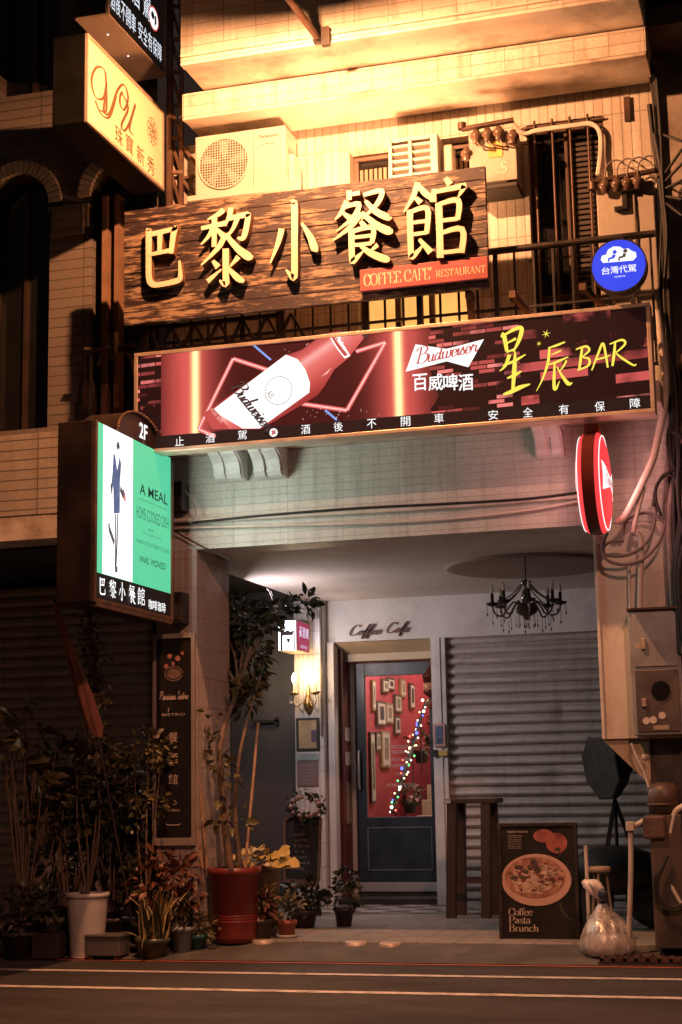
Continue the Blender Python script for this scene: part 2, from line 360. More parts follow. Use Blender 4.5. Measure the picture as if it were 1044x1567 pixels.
# serif capitals and small letters: straight strokes ('l') and curves ('c'), stems thick, hairlines thin
def sf(x, y, w=9): return ('s', [(x-w, y), (x+w, y)])
SERIF = {
'C': (72, [('c',[(64,72),(56,94),(36,100),(12,84),(4,50),(12,16),(36,0),(56,6),(66,26)]), ('l',[(64,66),(64,98)])]),
'O': (82, [('c',[(38,100),(12,86),(4,50),(12,14),(38,0),(64,14),(72,50),(64,86),(38,100)])]),
'F': (60, [('l',[(12,100),(12,0)]), ('s',[(0,98),(54,98)]), ('l',[(53,98),(53,76)]), ('s',[(12,52),(40,52)]), sf(12,2,12)]),
'E': (64, [('l',[(12,100),(12,0)]), ('s',[(0,98),(54,98)]), ('l',[(53,98),(53,76)]), ('s',[(12,52),(40,52)]), ('s',[(0,2),(58,2)]), ('l',[(57,2),(57,26)])]),
'A': (76, [('h',[(8,0),(36,102)]), ('l',[(36,102),(62,0)]), ('s',[(16,34),(52,34)]), sf(8,2,8), sf(62,2,10)]),
'R': (72, [('l',[(12,100),(12,0)]), ('c',[(2,98),(40,98),(54,76),(40,52),(12,50)]), ('l',[(34,50),(62,2)]), sf(12,2,11), sf(64,2,7)]),
'S': (58, [('c',[(48,80),(42,96),(24,100),(8,80),(22,56),(40,44),(48,22),(34,2),(16,2),(4,24)])]),
'T': (66, [('l',[(30,100),(30,0)]), ('s',[(0,98),(60,98)]), ('l',[(2,98),(2,76)]), ('l',[(59,98),(59,76)]), sf(30,2,12)]),
'U': (78, [('c',[(12,100),(12,28),(22,4),(40,0),(56,8),(64,30),(64,100)]), sf(12,98,12), sf(64,98,9)]),
'N': (82, [('h',[(12,100),(12,0)]), ('l',[(10,100),(66,0)]), ('h',[(66,100),(66,0)]), sf(12,2,9), sf(66,98,9), sf(8,98,8)]),
'P': (62, [('l',[(12,100),(12,0)]), ('c',[(0,98),(40,98),(56,74),(40,48),(12,46)]), sf(12,2,12)]),
'B': (66, [('l',[(12,100),(12,0)]), ('c',[(0,98),(38,98),(50,76),(38,54),(12,52)]), ('c',[(12,52),(42,52),(58,28),(42,2),(0,2)])]),
'o': (48, [('c',[(22,64),(6,54),(2,32),(6,10),(22,0),(38,10),(42,32),(38,54),(22,64)])]),
'f': (30, [('c',[(34,92),(24,100),(12,84),(11,50),(11,0)]), ('s',[(0,62),(28,62)]), sf(11,2,10)]),
'e': (46, [('s',[(4,36),(40,36)]), ('c',[(40,36),(36,56),(22,64),(6,52),(2,32),(8,8),(24,0),(40,14)])]),
'a': (46, [('c',[(6,50),(20,64),(32,50),(32,10),(40,0)]), ('c',[(32,38),(10,30),(2,14),(14,0),(32,12)])]),
's': (38, [('c',[(32,52),(18,64),(4,50),(18,34),(32,22),(30,4),(14,0),(2,14)])]),
't': (30, [('c',[(11,84),(11,12),(18,0),(28,8)]), ('s',[(0,62),(26,62)])]),
'r': (36, [('l',[(10,62),(10,0)]), ('c',[(10,42),(18,60),(32,62)]), sf(10,2,10)]),
'u': (54, [('c',[(10,62),(10,14),(20,0),(34,8),(40,24)]), ('l',[(40,62),(40,0)]), ('s',[(0,60),(10,60)])]),
'n': (54, [('l',[(10,62),(10,0)]), ('c',[(10,40),(22,62),(38,54),(40,30),(40,0)]), sf(10,2,9), sf(40,2,9)]),
'c': (44, [('c',[(36,48),(24,64),(8,54),(2,32),(8,8),(22,0),(38,14)])]),
'h': (54, [('l',[(10,100),(10,0)]), ('c',[(10,40),(22,62),(38,54),(40,30),(40,0)]), sf(10,2,9), sf(40,2,9), ('s',[(0,98),(10,98)])]),
"'": (22, [('l',[(12,104),(4,76)])]), ' ': (34, []),
}
def serif(mb, body, F, u0, u1, v0, v1, d, nib=(4,12)):
    tot = sum(SERIF[c][0] for c in body)-8; sx = (u1-u0)/tot; sy = (v1-v0)/100; x = 0; k = 0
    for c in body:
        for kind, st in SERIF[c][1]:
            k += 1; p = [(a+x, b) for a, b in st]
            if kind == 'c': p = smooth_line(p, 5)
            q = {'c': nib, 'l': (nib[1], nib[1]), 'h': (nib[0]*1.3, nib[0]*1.3), 's': (nib[0], nib[0])}[kind]
            ribbon(mb, p, lambda a, b, dd: F(u0+a*sx, v0+b*sy, dd), d-(k % 7)*.00015, None, q)
        x += SERIF[c][0]
    return mb

# ================================================================ materials
M = {}
def asphalt_mat():
    m, N, L, b = new_mat('asphalt'); o = objco(N)
    g = noise(N, L, o, 260, 3, .8); p = noise(N, L, mapping(N, L, o, (.5, 1.1, 1)), 1.1, 8, .7); q = noise(N, L, o, 9, 6, .7)
    c = ramp(N, L, g, [(.34, (.028,.024,.023)), (.52, (.065,.056,.052)), (.68, (.15,.13,.12))])
    c = mixc(N, L, ramp(N, L, p, [(.46, (0,0,0)), (.58, (.75,)*3)]), c, (.030,.026,.025)); c = mixc(N, L, ramp(N, L, q, [(.60, (0,0,0)), (.70, (.5,)*3)]), c, (.11,.09,.08))
    L.new(c, b.inputs['Base Color']); L.new(mth(N, L, 'MULTIPLY_ADD', p, .5, .4, True), b.inputs['Roughness']); bump(N, L, b, mth(N, L, 'ADD', g, mth(N, L, 'MULTIPLY', q, .5)), .8, .012); return m
M['asphalt'] = asphalt_mat()
M['apron'] = mat('apron', (.11,.10,.09), .8, 0, .35, 4, .55, 160, (.05,.045,.04), 1.6, .6)
M['road_paint'] = mat('road_paint', (.66,.60,.55), .6, 0, .15, 9, .3, 160, (.10,.085,.075), 7, .75)
M['red_paint'] = mat('red_paint', (.62,.16,.09), .6, 0, .15, 9, .2, 120, (.2,.1,.08), 5, .5)
M['floor_tile'] = tiles('floor_tile', (.34,.31,.28), (.27,.25,.23), (.14,.13,.12), .3, .3, .006, 0, .4, (.1,.09,.08), .5, 1.2)
def checker_mat():
    m, N, L, b = new_mat('checker_tile'); t = N.new('ShaderNodeTexChecker'); t.inputs['Scale'].default_value = 1
    L.new(mapping(N, L, objco(N), (4, 4, 0), (.05, .03, .5)), t.inputs[0])
    t.inputs[1].default_value = (.42,.40,.39,1); t.inputs[2].default_value = (.10,.10,.11,1)
    n = noise(N, L, objco(N), 6, 6); c = mixc(N, L, ramp(N, L, n, [(.45, (0,0,0)), (.7, (.6,)*3)]), t.outputs[0], (.1,.09,.085))
    L.new(c, b.inputs['Base Color']); b.inputs['Roughness'].default_value = .35; return m
M['checker'] = checker_mat()
M['beam_tile'] = tiles('beam_tile', (.62,.60,.56), (.57,.56,.52), (.42,.40,.37), .46, .062, .003, 0, .35, (.24,.22,.19), .45, 1.4)
M['wall_tile'] = tiles('wall_tile', (.64,.59,.52), (.52,.47,.40), (.30,.26,.21), .072, .46, .0045, 0, .32, (.26,.19,.13), .5, 1.5)
M['fascia_tile'] = tiles('fascia_tile', (.64,.59,.51), (.52,.47,.40), (.26,.21,.17), .265, .09, .003, 0, .35, (.25,.18,.12), .55, 1.3)
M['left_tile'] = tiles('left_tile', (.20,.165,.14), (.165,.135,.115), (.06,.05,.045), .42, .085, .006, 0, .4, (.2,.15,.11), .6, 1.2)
M['stucco'] = mat('stucco', (.62,.54,.45), .85, 0, .16, 3, .6, 90, (.20,.13,.09), 1.6, .75)
M['arcade_paint'] = mat('arcade_paint', (.60,.56,.54), .7, 0, .08, 2, .12, 50, (.45,.40,.36), 1.2, .5)
M['white_paint'] = mat('white_paint', (.62,.60,.60), .55, 0, .08, 3, .12, 60, (.40,.36,.33), 2.5, .5)
M['column_tile'] = tiles('column_tile', (.72,.70,.68), (.66,.64,.63), (.40,.38,.37), .055, .24, .004, 0, .25, (.35,.31,.28), .35, 2)
M['pillar_tile'] = tiles('pillar_tile', (.54,.47,.42), (.50,.43,.39), (.28,.24,.21), .05, .24, .004, 0, .3, (.25,.19,.15), .45, 2)
M['pillar_paint'] = mat('pillar_paint', (.58,.52,.45), .55, 0, .12, 2.4, .25, 40, (.32,.26,.20), 2.2, .6)
M['tan_and_shaded_paint'] = mat('tan_and_shaded_paint', (.34,.26,.20), .6, 0, .15, 3, .2, 40, (.2,.14,.1), 2.4, .6)
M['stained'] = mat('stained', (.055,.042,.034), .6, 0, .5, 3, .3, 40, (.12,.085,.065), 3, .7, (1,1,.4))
M['medallion'] = mat('medallion', (.27,.20,.16), .7, 0, .1, 3, .1, 50)
def shutter_mat():
    m, N, L, b = new_mat('shutter_metal'); o = objco(N)
    n = noise(N, L, mapping(N, L, o, (.9, 1, 7)), 3, 8, .65); n2 = noise(N, L, o, 18, 6, .7)
    c = ramp(N, L, n, [(.3, (.36,.32,.295)), (.7, (.55,.50,.46))])
    c = mixc(N, L, ramp(N, L, n2, [(.55, (0,0,0)), (.75, (.6,)*3)]), c, (.12,.09,.075))
    n3 = noise(N, L, mapping(N, L, o, (9, 1, .5)), 1.6, 6); c = mixc(N, L, ramp(N, L, n3, [(.52, (0,0,0)), (.72, (.3,)*3)]), c, (.17,.13,.105))
    sp = N.new('ShaderNodeSeparateXYZ'); L.new(o, sp.inputs[0]); low = mth(N, L, 'MULTIPLY_ADD', sp.outputs[2], -1.6, 1.0, True)
    c = mixc(N, L, mth(N, L, 'MULTIPLY', low, mth(N, L, 'MULTIPLY', n2, 1.3)), c, (.09,.065,.05))
    L.new(c, b.inputs['Base Color']); b.inputs['Roughness'].default_value = .5; b.inputs['Metallic'].default_value = .15
    bump(N, L, b, n2, .15, .004); return m
M['shutter'] = shutter_mat()
M['navy'] = mat('navy', (.022,.034,.048), .35, 0, .2, 5, .08, 60)
M['navy_trim'] = mat('navy_trim', (.10,.12,.14), .4, 0, .2, 5, .05, 60)
M['dark_red'] = mat('dark_red', (.10,.018,.018), .5, 0, .25, 4, .1, 60)
M['red_wall'] = mat('red_wall', (.44,.07,.085), .55, 0, .12, 3, .1, 60)
M['cream'] = mat('cream', (.52,.42,.30), .5, 0, .12, 4, .1, 50)
M['dark'] = mat('dark', (.02,.018,.017), .6, 0, .3, 5, .1, 50)
M['black_metal'] = mat('black_metal', (.022,.019,.018), .45, .3, .4, 8, .15, 60, (.10,.05,.03), 7, .5)
M['rust_steel'] = mat('rust_steel', (.10,.055,.038), .6, .4, .4, 6, .3, 60, (.16,.07,.035), 5, .7)
M['bronze_frame'] = mat('bronze_frame', (.085,.052,.038), .45, .5, .25, 6, .1, 60)
M['alu'] = mat('alu', (.58,.46,.36), .4, .55, .12, 5, .1, 60, (.3,.2,.14), 6, .4)
M['dark_glass'] = mat('dark_glass', (.012,.011,.011), .12, 0, .2, 3, .02, 20)
M['grey_door'] = mat('grey_door', (.10,.10,.105), .22, 0, .12, 2, .03, 30)
M['pvc'] = mat('pvc', (.60,.54,.48), .45, 0, .12, 6, .08, 50, (.35,.26,.2), 5, .5)
M['cable'] = mat('cable', (.012,.011,.011), .6, 0, .3, 9, .1, 80)
M['grey_cable'] = mat('grey_cable', (.20,.165,.15), .6, 0, .25, 9, .1, 80)
M['steel'] = mat('steel', (.46,.47,.48), .3, .45, .12, 2.5, .06, 40, (.25,.22,.2), 4, .5)
M['ac_white'] = mat('ac_white', (.47,.45,.40), .45, 0, .08, 4, .06, 50, (.42,.35,.26), 4, .4)
M['box_grey'] = mat('box_grey', (.42,.37,.31), .55, 0, .14, 3, .15, 50, (.24,.18,.13), 3, .6)
M['ceramic'] = mat('ceramic', (.11,.07,.05), .3, 0, .25, 6, .05, 40)
M['brown_metal'] = mat('brown_metal', (.016,.009,.007), .45, .1, .4, 3, .1, 50, (.04,.02,.014), 3, .6)
M['bark'] = mat('bark', (.15,.10,.07), .8, 0, .3, 9, .6, 50)
M['leaf_dark'] = mat('leaf_dark', (.044,.050,.024), .42, 0, .45, 3, .05, 40)
M['leaf_mid'] = mat('leaf_mid', (.10,.085,.03), .45, 0, .4, 3, .05, 40)
M['leaf_red'] = mat('leaf_red', (.16,.06,.035), .45, 0, .5, 4, .05, 40)
M['leaf_gold'] = mat('leaf_gold', (.50,.37,.10), .45, 0, .2, 5, .05, 40)
M['soil'] = mat('soil', (.05,.035,.025), .9, 0, .4, 9, .8, 60)
M['case_black'] = mat('case_black', (.004,.0035,.003), .55, 0, .3, 4, .1, 50, None, 2, .5, (1,1,1), .2)
M['glow_white'] = emit('glow_white', (1,1,1), 1.5)
M['print_white'] = emit('print_white', (1,.985,.97), 1.15)
M['print_black'] = emit('print_black', (.02,.012,.010), .35, (.008,.007,.007))
M['wood'] = mat('wood', (.065,.033,.022), .5, 0, .4, 4, .25, 40, stretch=(1,1,.15))

# ================================================================ the ground
def sheet(name, x0, x1, y0, y1, z, m, z1=None):
    mb = MB(); z1 = z if z1 is None else z1
    mb.add([(x0,y0,z),(x1,y0,z),(x1,y1,z1),(x0,y1,z1)], [(0,1,2,3)])
    o = mb.build(name, m); o['kind'] = 'structure'; return o
sheet('road', -90, 90, -90, 90, 0, M['asphalt'])
for y, w, m in ((-1.12, .10, 'road_paint'), (-2.05, .105, 'road_paint'), (-.44, .05, 'red_paint')):
    mb = MB(); xs = [-30+i*1.0 for i in range(61)]
    for a, b in zip(xs, xs[1:]): mb.add([(a,y-w/2,.004),(b,y-w/2,.004),(b,y+w/2,.004),(a,y+w/2,.004)], [(0,1,2,3)])
    mb.build('road_line', M[m])['kind'] = 'structure'
mb = MB(); mb.add([(-30,-.40,.008),(30,-.40,.008),(30,.20,.085),(-30,.20,.085)], [(0,1,2,3)])
mb.build('pavement', M['apron'])['kind'] = 'structure'
mb = MB().box(-14, 14, .20, 5.0, -.05, .10)
mb.build('arcade_floor', M['floor_tile'], bevel=.008)['kind'] = 'structure'
mb = MB(); mb.add([(-2.0,2.9,.104),(1.9,2.9,.104),(1.9,3.98,.104),(-2.0,3.98,.104)], [(0,1,2,3)])
mb.build('checkered_floor', M['checker'])['kind'] = 'structure'

# ================================================================ upright walls with openings
def wall(x0, x1, z0, z1, y, ops, dep):
    mb = MB(); xs = {x0, x1}
    for o in ops:
        for k in range(25 if o.get('arch') else 2):
            xs.add(o['x0']+(o['x1']-o['x0'])*k/(24 if o.get('arch') else 1))
    xs = sorted(xs)
    def top(o, x):
        if not o.get('arch'): return o['z1']
        r = (o['x1']-o['x0'])/2; c = (o['x0']+o['x1'])/2
        return o['z1']-r+math.sqrt(max(0, r*r-(x-c)**2))
    for a, b in zip(xs, xs[1:]):
        inn = sorted([o for o in ops if o['x0']-1e-6 <= a and b <= o['x1']+1e-6], key=lambda o: o['z0'])
        za, zb = z0, z0
        for o in inn:
            mb.add([(a,y,za),(b,y,zb),(b,y,o['z0']),(a,y,o['z0'])], [(0,1,2,3)])
            mb.add([(a,y,o['z0']),(b,y,o['z0']),(b,y+dep,o['z0']),(a,y+dep,o['z0'])], [(0,1,2,3)])
            za, zb = top(o, a), top(o, b)
            mb.add([(a,y,za),(b,y,zb),(b,y+dep,zb),(a,y+dep,za)], [(3,2,1,0)])
        mb.add([(a,y,za),(b,y,zb),(b,y,z1),(a,y,z1)], [(0,1,2,3)])
    for o in ops:
        for x in (o['x0'], o['x1']):
            t = top(o, x); mb.add([(x,y,o['z0']),(x,y+dep,o['z0']),(x,y+dep,t),(x,y,t)], [(0,1,2,3)])
    return mb

# ================================================================ the shophouse
sh = thing('shophouse', (0, 0, 0), 'cream tiled shophouse with open arcade below and amber lit upper floor', 'building')
b = MB().box(-2.05, 2.12, .0, .34, 3.19, 3.957); b.build('arcade_beam', M['beam_tile'], sh)
MB().box(-2.05, 2.10, -.58, .30, 3.96, 4.12).build('balcony_slab', M['stucco'], sh)
# carved corbels under the slab
def corbel(x0, x1):
    mb = MB(); pr = [(0,3.955),(-.27,3.955),(-.275,3.93),(-.25,3.905),(-.20,3.885),(-.155,3.85),(-.13,3.80),(-.125,3.765),(-.09,3.735),(-.05,3.725),(0,3.72)]
    w = (x1-x0)
    for a, c, s in ((0, 1, .0), (.06, .40, .022), (.60, .94, .022)):
        q = [(y*(1+s*3) - s*.3, z-s*.15) for y, z in pr] if s else pr
        q = [(y-s, z) for y, z in pr] if s else pr
        if s: q[0] = pr[0]; q[-1] = pr[-1]
        mb.prism([(y, z) for y, z in q], lambda u, v, d, a=a, c=c: Vector((x0+w*(a if d == 0 else c), u, v)), 0, 1)
    mb.box(x0-.012, x1+.012, -.29, -.002, 3.935, 3.958)
    return mb.build('corbel', M['white_paint'], sh, bevel=.004)
for a, c in ((-1.505,-1.255), (-1.165,-.915), (1.10,1.32)): corbel(a, c)
# pillars
b = MB().box(-2.05, -1.70, 0, .75, .02, 3.187); b.build('pillar', M['pillar_tile'], sh)
b = MB().box(1.50, 2.12, 0, .5, 1.58, 3.187); b.build('pillar', M['pillar_paint'], sh, bevel=.006)
b = MB(); b.prism([(1.503,1.577),(1.84,1.577),(1.84,1.235)], lambda u, v, d: Vector((u, d, v)), .02, .48); b.build('sloped_haunch', M['tan_and_shaded_paint'], sh)  # browner than the pillar above, its weaker light put into the colour
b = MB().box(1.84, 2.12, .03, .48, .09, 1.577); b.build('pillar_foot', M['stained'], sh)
b = MB().box(1.505, 1.525, -.018, -.001, 1.585, 3.15).box(1.51, 1.55, -.02, -.001, 3.04, 3.06); b.build('corner_bead', M['pvc'], sh)
# arcade ceiling and medallion
b = MB().box(-2.0, 2.6, .341, 4.3, 3.20, 3.3); b.build('arcade_ceiling', M['arcade_paint'], sh)
b = MB().lathe([(.0,3.170),(.70,3.170),(.735,3.174),(.75,3.185),(.75,3.199)], (.66,2.09,0), 64, smooth=False); b.build('ceiling_medallion', M['medallion'], sh)
b = MB().box(-14, -2.002, .35, 4.6, 3.34, 3.45); b.build('neighbour_ceiling', M['dark'], sh)
# wall of the shop front at the back of the arcade
b = MB().box(-1.815, 1.9, 4.0, 4.25, 2.765, 3.199); b.build('shopfront_header', M['white_paint'], sh)
b = MB().box(-2.13, -1.82, 3.86, 4.3, .10, 3.199); b.build('shopfront_column', M['column_tile'], sh)
b = MB().box(-.70, -.55, 3.97, 4.25, .10, 2.764).box(-.665, -.60, 3.955, 3.971, .10, 2.764); b.build('door_post', M['white_paint'], sh, bevel=.004)
b = MB().box(-1.815, -1.735, 3.965, 4.12, .10, 2.764); b.build('door_post', M['white_paint'], sh, bevel=.004)
b = MB().tube([(-1.835, 3.84, 3.19), (-1.835, 3.84, 2.1), (-1.84, 3.84, 1.8)], .012, 8); b.build('conduit', M['grey_cable'], sh)
# roller shutter
pr = []; z = .12; n = 0
while z < 2.762:
    for dz, dy in ((0, .008), (.012, .018), (.026, .014), (.030, -.010), (.050, -.024), (.078, -.018), (.097, -.002)):
        if z+dz < 2.763: pr.append((z+dz, dy))
    z += .1016
random.seed(2); k = len(pr); nx = 40; slat = [random.uniform(-.004, .004) for _ in range(40)]
dents = [(random.uniform(-.4, 1.6), random.uniform(.3, 2.3), random.uniform(.05, .14), random.uniform(.008, .022)) for _ in range(14)]
b = MB(); vs = []
for i in range(nx+1):
    x = -.55+2.45*i/nx
    for z, dy in pr:
        q = sum(dp*math.exp(-((x-cx)**2+(z-cz)**2)/(r*r)) for cx, cz, r, dp in dents)
        vs.append((x, 4.05+dy+slat[int((z-.12)/.1016)]+q+.003*math.sin(x*5+z*9), z+.002*math.sin(x*3.1+z*7)))
b.add(vs, [(c*k+i, c*k+i+k, c*k+i+k+1, c*k+i+1) for c in range(nx) for i in range(k-1)], False)
b.build('roller_shutter', M['shutter'], sh)
MB().box(-.545, 1.9, 4.02, 4.08, .10, .135).build('shutter_rail', M['steel'], sh)
# grey door and wall left of the column
b = MB().box(-9, -2.132, 4.05, 4.3, .1, 3.34); b.build('side_wall', M['grey_door'], sh)
b = MB().box(-2.62, -2.36, 4.0, 4.05, 1.955, 1.985).box(-2.40, -2.365, 4.0, 4.05, 1.93, 2.01); b.build('door_pull', M['dark'], sh)
# recessed door: reveals, head, leaf
b = MB().box(-1.735, -1.69, 4.13, 4.50, .1, 2.75); b.build('door_reveal', M['dark_red'], sh)
b = MB().box(-1.735, -.70, 4.26, 4.52, 2.58, 2.764); b.add([(-1.735,4.0,2.76),(-.70,4.0,2.76),(-.70,4.46,2.575),(-1.735,4.46,2.575)], [(0,1,2,3)]); b.build('door_head', M['cream'], sh)
b = MB().box(-1.735, -.70, 3.99, 4.6, .10, .165); b.build('door_sill', M['dark'], sh, bevel=.006)
dr = sh
b = MB().box(-1.688, -1.645, 4.40, 4.50, .166, 2.578); b.build('door_frame', M['white_paint'], sh)
X0, X1 = -1.643, -.74
leaf = MB().box(X0, -1.535, 4.43, 4.475, .30, 2.572).box(-.84, X1, 4.43, 4.475, .30, 2.572).box(-1.535, -.84, 4.43, 4.475, 2.43, 2.572).box(-1.535, -.84, 4.43, 4.475, .30, .962)
leaf = leaf.build('door', M['navy'], sh, bevel=.004)
b = MB()
for q in ((-1.535,-.84,.845,.86),(-1.535,-.84,.415,.43),(-1.535,-1.52,.43,.845),(-.855,-.84,.43,.845)): b.box(q[0], q[1], 4.422, 4.4295, q[2], q[3])
b.build('panel_moulding', M['navy_trim'], leaf)
MB().box(X0, X1, 4.425, 4.475, .205, .298).build('kick_plate', mat('kick_plate', (.42,.42,.45), .35, .3, .1, 4), leaf)
MB().box(-1.643, -.74, 4.44, 4.47, .167, .203).build('door_threshold', M['dark'], sh)
MB().tube([(-1.60,4.39,1.25),(-1.60,4.37,1.3),(-1.60,4.37,1.6),(-1.60,4.39,1.65)], .012, 8).build('handle', M['steel'], leaf)
def glass_mat():
    m, N, L, b = new_mat('door_glass'); N.remove(b); out = N['Material Output']
    t = N.new('ShaderNodeBsdfTransparent'); g = N.new('ShaderNodeBsdfGlossy'); g.inputs['Roughness'].default_value = .03
    x = N.new('ShaderNodeMixShader'); x.inputs[0].default_value = .05
    L.new(t.outputs[0], x.inputs[1]); L.new(g.outputs[0], x.inputs[2]); L.new(x.outputs[0], out.inputs[0]); return m
M['glass'] = glass_mat()
MB().box(-1.535, -.84, 4.45, 4.456, .962, 2.43).build('glass', M['glass'], leaf)
M['glass_letter'] = mat('glass_letter', (.55,.50,.48), .6, 0, .05)
b = MB(); F = front(0, 4.446, 0)
for s, v, u0, u1 in (('CHOCOLATE &', 1.665, -1.31, -1.03), ('BROWNIE', 1.61, -1.25, -1.04), ('LEMON TEA', 1.535, -1.30, -1.05), ('SANDWICH', 1.47, -1.30, -1.07), ('TEA', 1.38, -1.22, -1.12), ('HOMEMADE CAKE', 1.27, -1.32, -1.0)):
    text(b, s, F, u0, u1, v, v+.036, 0)
b.build('glass_lettering', M['glass_letter'], leaf)
# stairwell behind the door
b = MB().box(-1.72, -1.645, 4.52, 9.6, .1, 3.4).box(-1.72, 1.2, 9.6, 9.7, .1, 5.4).box(-1.645, 1.0, 4.6, 9.6, 3.9, 4.0)
b.build('stairwell_wall', M['red_wall'], sh)
b = MB().box(.35, .45, 4.52, 9.6, .1, 4.2); b.build('stairwell_side', M['cream'], sh)
b = MB()
for k in range(14): b.box(-1.34, .34, 4.66+k*.28, 9.59-k*.001, .10+k*.17, .10+(k+1)*.17-.001)
b.build('staircase', M['cream'], sh, bevel=.008)
MB().box(-1.645, .34, 4.52, 9.59, .06, .1015).build('stairwell_floor', M['wood'], sh)
def inlamp(name, loc, p, col, s): lamp(name, 'POINT', loc, p, col, s)
inlamp('stairwell_light', (-.9, 5.0, 2.9), 52, (1, .84, .74), .12)  # both unseen lamps added to light the stairwell, no fittings built
inlamp('stair_landing_light', (-.7, 7.2, 3.6), 80, (1, .86, .76), .15)

# upper floor
U = wall(-1.96, 2.115, 4.121, 6.66, 0, [dict(x0=-.35, x1=.74, z0=5.86, z1=6.42), dict(x0=1.12, x1=1.725, z0=4.25, z1=6.44), dict(x0=-.30, x1=.62, z0=4.22, z1=5.35)], .22)
U.build('upper_wall', M['wall_tile'], sh)
b = MB().box(-1.60, 2.13, -.55, .22, 6.665, 6.862); b.build('lower_ledge', M['fascia_tile'], sh)
b = MB().box(-1.60, 2.128, -.548, -.03, 6.645, 6.6645).box(-1.60, 2.128, -.56, -.50, 6.632, 6.6448); b.build('ledge_soffit', M['stucco'], sh, bevel=.006)
b = MB().box(-1.42, 2.13, -1.03, .22, 6.90, 8.6); b.build('upper_parapet', M['fascia_tile'], sh)
b = MB().box(-1.42, 2.128, -1.028, -.12, 6.872, 6.8995).box(-1.42, 2.128, -1.045, -.96, 6.862, 6.885).box(-1.42, 2.128, -1.05, -1.02, 6.93, 6.95); b.build('parapet_soffit', M['stucco'], sh, bevel=.006)
# window one
win = MB().box(-.35, .74, .12, .15, 6.37, 6.42).box(-.35, .74, .12, .15, 5.86, 5.90).box(-.35, -.305, .12, .15, 5.90, 6.37).box(.20, .245, .12, .15, 5.90, 6.37).build('window', M['bronze_frame'], sh, bevel=.003)
MB().box(-.35, .74, .152, .158, 5.86, 6.42).build('pane', M['dark_glass'], win)
b = MB()
for k in range(26): b.box(-.30+k*.04, -.30+k*.04+.026, .140, .146, 5.90, 6.30)
b.build('blind', mat('blind', (.22,.16,.11), .6), win)
# balcony door with lit room behind the big sign
M['warm_window'] = emit('warm_window', (1,.42,.10), 1.25, var=.35, vs=3)
win = MB()
for x in (-.30, -.02, .26, .58): win.box(x, x+.045, .10, .15, 4.22, 5.35)
win = win.box(-.30, .625, .101, .149, 5.29, 5.348).build('window', M['bronze_frame'], sh, bevel=.003)
MB().box(-.30, .62, .17, .18, 4.22, 5.35).build('lit_pane', M['warm_window'], win)
# tall window with blind
win = MB().box(1.12, 1.165, .10, .16, 4.25, 6.44).box(1.68, 1.725, .10, .16, 4.25, 6.44).box(1.165, 1.68, .10, .16, 6.38, 6.44).box(1.40, 1.44, .105, .155, 4.25, 6.38).box(1.165, 1.68, .106, .154, 5.0, 5.05).build('window', M['bronze_frame'], sh, bevel=.003)
MB().box(1.12, 1.725, .162, .168, 4.25, 6.44).build('pane', M['dark_glass'], win)
b = MB()
for k in range(46): b.box(1.45, 1.675, .150, .156, 4.30+k*.044, 4.30+k*.044+.026)
for k in range(14): b.box(1.17, 1.39, .150, .156, 4.30+k*.044, 4.30+k*.044+.026)
b.build('blind', mat('blind_dim', (.05,.035,.028), .6), win)
# small wall fixtures that belong to the house
MB().box(1.895, 1.945, -.03, -.001, 6.36, 6.56).build('wall_plate', M['bronze_frame'], sh, bevel=.003)

# ================================================================ neighbours
ln = thing('neighbour_building', (-4, 0, 0), 'dark tiled building with arched windows beside the tall sign pylon', 'building')
w = wall(-9, -2.06, 4.27, 9.0, .02, [dict(x0=-3.66, x1=-3.06, z0=4.32, z1=6.60, arch=1), dict(x0=-2.66, x1=-2.10, z0=4.32, z1=6.60, arch=1), dict(x0=-3.60, x1=-2.99, z0=7.36, z1=8.7),
     dict(x0=-5.2, x1=-4.6, z0=4.32, z1=6.60, arch=1), dict(x0=-5.2, x1=-4.6, z0=7.36, z1=8.7)], .3)
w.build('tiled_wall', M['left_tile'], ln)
b = MB().box(-9, -2.055, -.03, .4, 3.57, 4.268); b.build('street_beam', tiles('beam_brick', (.47,.40,.33), (.42,.36,.30), (.10,.08,.07), .44, .086, .006, 0, .4, (.2,.15,.11), .5, 1.2), ln)
MB().box(-9, -2.056, -.02, .4, 3.36, 3.568).build('beam_soffit', M['stucco'], ln)
# arches: a ring of soldier tiles standing proud of the wall
def ring_mat():
    m, N, L, b = new_mat('arch_tile'); o = objco(N); sp = N.new('ShaderNodeSeparateXYZ'); L.new(o, sp.inputs[0])
    n = noise(N, L, o, 5, 6); c = ramp(N, L, n, [(.35, (.42,.34,.27)), (.65, (.60,.49,.39))]); L.new(c, b.inputs['Base Color']); b.inputs['Roughness'].default_value = .5
    bump(N, L, b, noise(N, L, o, 40), .2); return m
M['arch_tile'] = ring_mat()
for cx, r in ((-3.36, .30), (-2.38, .28), (-4.9, .30)):
    mb = MB(); n = 22; cz = 6.60-r
    for k in range(n):
        a0 = math.pi*k/n+.012; a1 = math.pi*(k+1)/n-.012
        q = [(cx+ra*math.cos(a), cz+ra*math.sin(a)) for ra, a in ((r+.005, a0), (r+.125, a0), (r+.125, a1), (r+.005, a1))]
        mb.prism(q, lambda u, v, d: Vector((u, d, v)), -.03, .018)
    mb.build('arch_surround', M['arch_tile'], ln, bevel=.003)
    f = MB().box(cx-r+.01, cx+r-.01, .2, .24, 4.32, 6.60).build('window', M['dark_glass'], ln)
    MB().box(cx-.02, cx+.02, .17, .199, 4.32, 6.55).box(cx-r, cx-r+.04, .17, .199, 4.32, 6.3).box(cx+r-.04, cx+r, .17, .199, 4.32, 6.3).build('frame', M['bronze_frame'], f)
